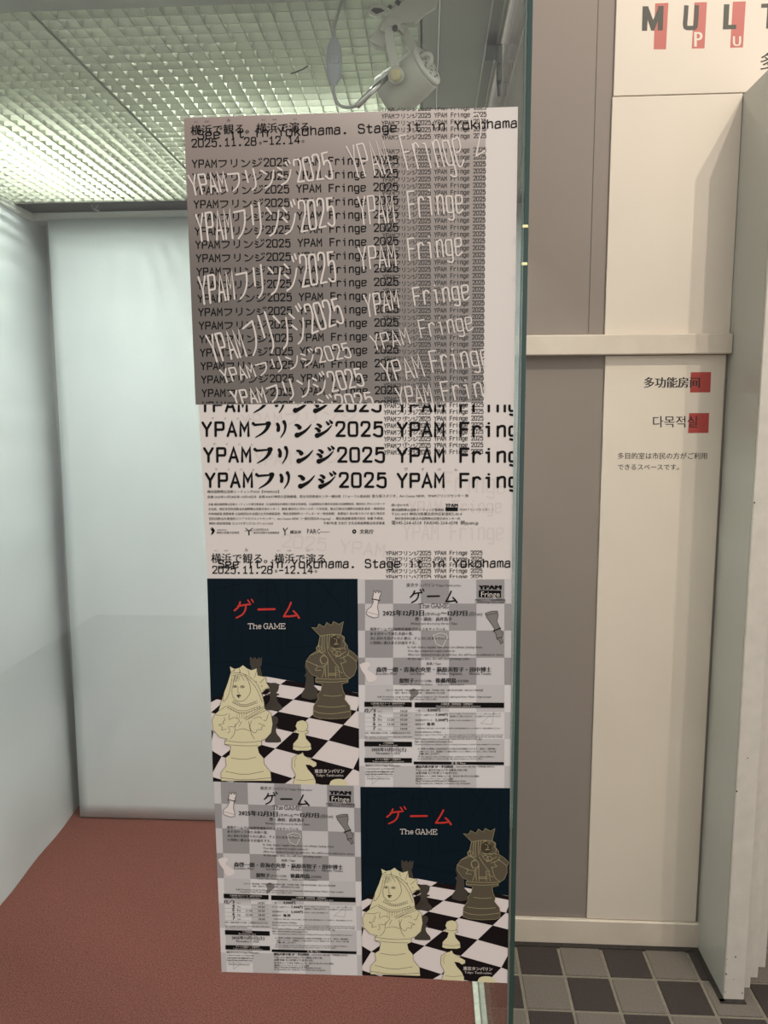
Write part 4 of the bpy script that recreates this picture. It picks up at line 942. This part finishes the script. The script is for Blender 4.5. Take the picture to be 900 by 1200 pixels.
def flyer(quad, Y, parent):
    f, q = quad_map(quad, Y)
    def mp(x, y, l):
        u, v = eight(x, y); return f(min(max(u, 0), 1), min(max(v, 0), 1), l)
    k = Ink(mp); k.win = (36, 36, 858, 1150)
    xs = [30, 80, 228, 375, 523, 667, 815, 860]; ys = [30, 168, 310, 453, 597, 740, 882, 1024, 1150]
    for i in range(7):
        for j in range(8):
            x0, x1, y0, y1 = xs[i], xs[i + 1], ys[j], ys[j + 1]
            if j < 4:
                if (i + j) % 2 == 1: k.poly('g#%d' % (i * 9 + j), [(x0, y0), (x1, y0), (x1, y1), (x0, y1)])
            else: k.poly(('m' if (i + j) % 2 == 1 else 'l') + '#%d' % (i * 9 + j), [(x0, y0), (x1, y0), (x1, y1), (x0, y1)])
    for i, j in ((1, 0), (3, 0), (5, 0)): pass
    # pieces
    def piece(fill, L, w=2.2, outline='ln2'):
        k.poly(fill, L)
        if outline: k.stroke(outline, L, w, closed=True)
    k.sfx = '#q'; piece('wh', [(122, 135), (128, 98), (136, 112), (146, 98), (152, 112), (162, 100), (163, 118), (155, 138), (158, 148), (150, 155), (146, 190), (152, 215), (152, 238), (128, 242), (98, 232), (86, 220), (92, 200), (112, 185), (126, 155), (118, 148)])
    k.stroke('ln2', [(118, 143), (157, 150)], 5); k.stroke('ln2', [(92, 212), (150, 228)], 1.6)
    k.sfx = ''; piece('dg', [(714, 218), (745, 208), (778, 206), (782, 230), (776, 262), (790, 292), (795, 308), (808, 322), (800, 350), (808, 372), (796, 380), (788, 360), (776, 356), (770, 325), (758, 312), (764, 300), (745, 272), (722, 240)])
    k.stroke('ln2', [(757, 312), (794, 297)], 6); k.stroke('ln2', [(718, 228), (780, 216)], 1.8); k.stroke('ln2', [(776, 350), (802, 345)], 3)
    k.sfx = '#k'; piece('wh', [(50, 490), (68, 480), (90, 476), (106, 482), (108, 500), (98, 500), (92, 516), (110, 528), (135, 545), (145, 560), (128, 578), (100, 584), (88, 570), (80, 545), (62, 520)], outline=None)
    k.sfx = ''; piece('dg2', [(312, 625), (335, 615), (358, 622), (362, 645), (345, 660), (320, 682), (314, 668), (322, 655)], outline=None)
    k.stroke('wh', chaikin([(440, 335), (480, 320), (520, 335), (500, 375), (488, 400)], False, 1), 3); k.stroke('wh', [(440, 335), (455, 380), (488, 395)], 3); k.stroke('wh', [(455, 340), (515, 348)], 2.5)
    k.stroke('g2', [(690, 800), (760, 740), (750, 805), (690, 800)], 2); k.stroke('g2', [(118, 1068), (118, 1120), (165, 1082), (230, 1078)], 2)
    # title block
    k.text('tx', '東京タンバリン', (298, 78), 448, bold=.0); k.text('tx', 'Tokyo Tambourine', (455, 77), 585)
    kata_game(k, 'bk', 318, 97, .72, .70, 7.6)
    the_game(k, 'bk', 364, 520, 190, 22, 2.6)
    k.text('bk', '2025年12月3日', (175, 230), 390, bold=.03); k.text('tx', '(水Wed)', (397, 230), 475, bold=.005); k.text('bk', '〜12月7日', (480, 230), 618, bold=.03); k.text('tx', '(日Sun)', (627, 230), 698, bold=.005)
    T = lambda b, x, y, x1, bold=0.0: k.text('tx', b, (x, y), x1, bold=bold + .008)
    T('作・演出：高井浩子', 345, 257, 538, .01); T('Written and directed by Hiroko Takai', 320, 278, 565)
    T('喫茶ゲームでは毎晩常連客がチェスをやっている。', 108, 309, 512); T('ある日やって来た夫婦の客。', 108, 333, 335); T('夫に別れを告げられた妻は、チェスにはまっていく。', 108, 357, 522); T('と同時に妻はある計画をする。', 108, 381, 352)
    T('In Cafe Game, regular customers are always playing chess.', 305, 402, 700); T('One day, a married couple comes in.', 305, 422, 555); T('After her husband breaks up with her, she will become addicted to chess.', 305, 442, 810); T('At the same time, she will start plotting a plan.', 305, 463, 632)
    T('出演／Cast', 405, 490, 480, .01)
    T('森啓一朗・青海衣央里・萩原美智子・田中博士', 140, 526, 745, .015); T('Keiichiro Mori', 140, 543, 248); T('Iori Aomi', 320, 543, 392); T('Michiko Hagiwara', 458, 543, 592); T('Hitoshi Tanaka', 630, 543, 745)
    T('舘智子', 262, 583, 338, .02); T('(タテヨコ企画)・', 342, 580, 440); T('後藤飛鳥', 453, 583, 560, .02); T('(五反田団)', 565, 580, 625); T('Tomoko Tate (Tateyoko Kikaku)', 262, 598, 435); T('Asuka Goto (Gotandadan)', 462, 598, 602)
    T('スタッフ  舞台美術：竹内円 照明：宮野和夫 音響：平井隆史 衣裳：川崎千絵 宣伝美術：清水みゆき 舞台監督', 190, 628, 702); T('制作：東京タンバリン／主催：一般社団法人 井上企画', 240, 642, 500)
    T('Staff  Production design by Hisaya, Costume design by Chie Kawasaki, Lighting by Kazuo Miyano, Stage manager', 145, 663, 748); T('Promotion: Tokyo Tambourine / Produced by Culture office', 170, 675, 460)
    for b in ([(77, 685), (327, 687), (327, 713), (77, 711)], [(342, 688), (813, 690), (813, 717), (342, 715)], [(77, 894), (328, 896), (328, 922), (77, 920)], [(77, 980), (327, 982), (327, 1007), (77, 1005)], [(337, 1000), (812, 1003), (812, 1018), (337, 1015)]): k.poly('bar#%d' % (b[0][1] + b[0][0]), b)
    wt = lambda b, x, y, x1, bold=0.0: k.text('wt', b, (x, y), x1, bold=bold)
    wt('公演日程 全7ステージ（未就学児不可）', 112, 698, 290, .01); wt('Schedule / Doors open 30 min before', 122, 709, 282); wt('入場料金（全席自由・日時指定）', 480, 701, 648, .01); wt('Admission fee (unreserved seating at each time)', 455, 712, 688)
    wt('ご予約開始', 176, 906, 230, .01); wt('Reservations open', 155, 917, 250); wt('チケット取扱い・お問合せ', 135, 992, 268, .01); wt('Ticket reservation and information', 120, 1003, 285); wt('会 場／Place', 535, 1013, 610, .01)
    for n_ in range(6): k.stroke('gl', [(80, 722 + 23.2 * n_), (325, 723 + 23.2 * n_)], 1.0, cap=False)
    for (a, d, e, y) in (('12／3', 'Wed', '14:30', 740), ('4', 'Thu', '19:30', 763), ('5', 'Fri', '19:30', 786), ('6', 'Sat', '18:00', 810), ('7', 'Sun', '14:00', 833)):
        T(a, 80 if a[0] == '1' else 123, y, 135, .04); T(d, 149, y, 168); T(e, 268, y, 304, .01)
    T('11:30', 198, 786, 234, .01); T('13:30', 198, 810, 234, .01)
    T('受付・開場は開演の30分前、上演時間は約80分を予定。', 80, 853, 322); T('The reception 30 minutes before the start of the show', 78, 873, 328); T('The ticket about 80 minutes', 80, 881, 203)
    T('2025年11月1日(土)', 115, 945, 297, .025); T('November 1, 2025', 140, 962, 265, .01)
    T('東京タンバリン Tokyo Tambourine', 83, 1026, 265, .005); T('tel 080-6510-3905  fax 03-6458-3955', 83, 1042, 235, .005); T('tokyotambourin@gmail.com', 83, 1057, 230, .02); T('https://tokyotambourin.com', 83, 1070, 225, .02); T('カンフェティ tickets', 88, 1082, 160); T('Online ticket reservation form', 90, 1093, 210)
    T('一 般', 345, 735, 372); T('4,000円', 408, 736, 475, .03); T('タンバリン応援チケット', 345, 758, 445); T('7,000円', 452, 760, 515, .03); T('当日券付チケット', 345, 786, 435); T('5,000円', 452, 788, 515, .03); T('高校生以下', 345, 807, 397); T('無 料', 408, 809, 447, .04)
    T('※タンバリンを応援して下さる方のためのチケットです。特典・DVD・記念グッズ付', 520, 751, 795); T('指定席にてご覧いただけます。（お土産はオリジナルグッズです）', 528, 765, 795); T('※当日券は、お名前とお席を確保致します。', 520, 786, 660)
    T('※未就学児は「親子公演」の日のみ入場可。お子様のお席が必要な場合はチケットが必要です。各回20席限定になります。', 352, 828, 795)
    T('General Admission 4,000yen', 342, 848, 480, .01); T('Tambourine support Ticket 7,000yen  This is for those supports for the Tambourine with benefits and a memorial', 342, 862, 806); T('gift, reserved seats and a set of original goods, priority seating', 492, 873, 804); T('Same ticket 5,000yen  Secured the name and the seat on the day', 342, 885, 695)
    T('High school students and younger: Free', 342, 899, 540, .01); T('*Preschool children are admitted only to the family performances. Limited seats available for each time', 342, 913, 790)
    T('※ご来場のお客様には指定席以外のお席は当日先着順となります。受付にて番号順に', 358, 937, 772); T('お願いいたします。開演後のご入場はお待ちいただく場合がございます。予めご了承の程', 365, 951, 770); T('お願い申し上げます。', 365, 964, 475); T('*If you cannot come on time, please contact us no less than a day in advance.', 358, 978, 762); T('If you would like to reserve on the day, please inquire on our box office.', 358, 989, 700)
    T('横浜人形の家 3F・多目的室', 348, 1033, 545, .03); T('みなとみらい線 元町・中華街駅 徒歩3分、', 562, 1031, 765); T('〒231-0023 横浜市中区山下町18番地 人形の家。', 348, 1050, 622); T('JR根岸線 石川町駅より徒歩13分。', 348, 1066, 570); T('桜木町駅よりバス乗車 中華街入口下車、徒歩3分 港の見える丘公園前。', 348, 1081, 684); T('横浜駅よりベイサイドブルー 山下公園前', 348, 1095, 545)
    T('Place Yokohama Doll Museum 3F Multipurpose room', 348, 1106, 610, .02); T('18, Yamashita-cho, Naka-ku, Yokohama city, Kanagawa', 348, 1119, 635)
    # festival mark
    k.text('bk', 'YPAM', (681, 93), 797, bold=.06, hs=.68, res=2); k.poly('bar', [(680, 97), (797, 99), (797, 136), (680, 134)]); k.text('wt', 'Fringe', (692, 132), 790, bold=-.0, hs=1.0, res=2)
    T('YPAMフリンジ2025参加作品', 659, 153, 820, .02); T('a YPAM Fringe 2025 program', 661, 164, 820, .01)
    k.out(parent, {'g': ('checker_cell', M_flyg, 0), 'm': ('checker_cell', M_flym, 0), 'l': ('checker_cell', M_flyl, 0), 'wh': ('chess_piece_drawing', M_cell_w, 2), 'dg': ('chess_piece_drawing', M_inkg, 2), 'dg2': ('chess_piece_drawing', M_inkg, 1), 'g2': ('faint_line_drawings', M_flyg, 1),
                   'ln2': ('piece_outlines', M_ink, 3), 'bk': ('title_lettering', M_ink, 4), 'tx': ('small_print', M_line2, 4), 'bar': ('black_bar', M_ink, 4), 'wt': ('white_small_print', M_inkw, 5), 'gl': ('table_rules', M_inkg, 3)})
M_line2 = mat('print_soft_black2', (40, 37, 37), .5)
for key, quad, kind, lab in (('G1', G1, 'pic', 'upper left dark navy flyer with chess queen and red title, directly under the big poster'),
                             ('I1', I1, 'txt', 'upper grey checkered text flyer, right of a dark chess flyer, directly under the big poster'),
                             ('I2', I2, 'txt', 'lower grey checkered text flyer, left of the lower dark chess flyer'),
                             ('G2', G2, 'pic', 'dark navy flyer with chess queen and red title, lower right below a text flyer')):
    o_ = on_y(*quad[3], FY[key])
    t = thing('flyer', lab, 'flyer', o_, 'flyers taped to the glass under the poster')
    sheet_box('paper', quad, FY[key], .0003, M_navy if kind == 'pic' else M_fly, t)
    (picture if kind == 'pic' else flyer)(quad, FY[key], t)
bpy.data.objects.remove(TO);
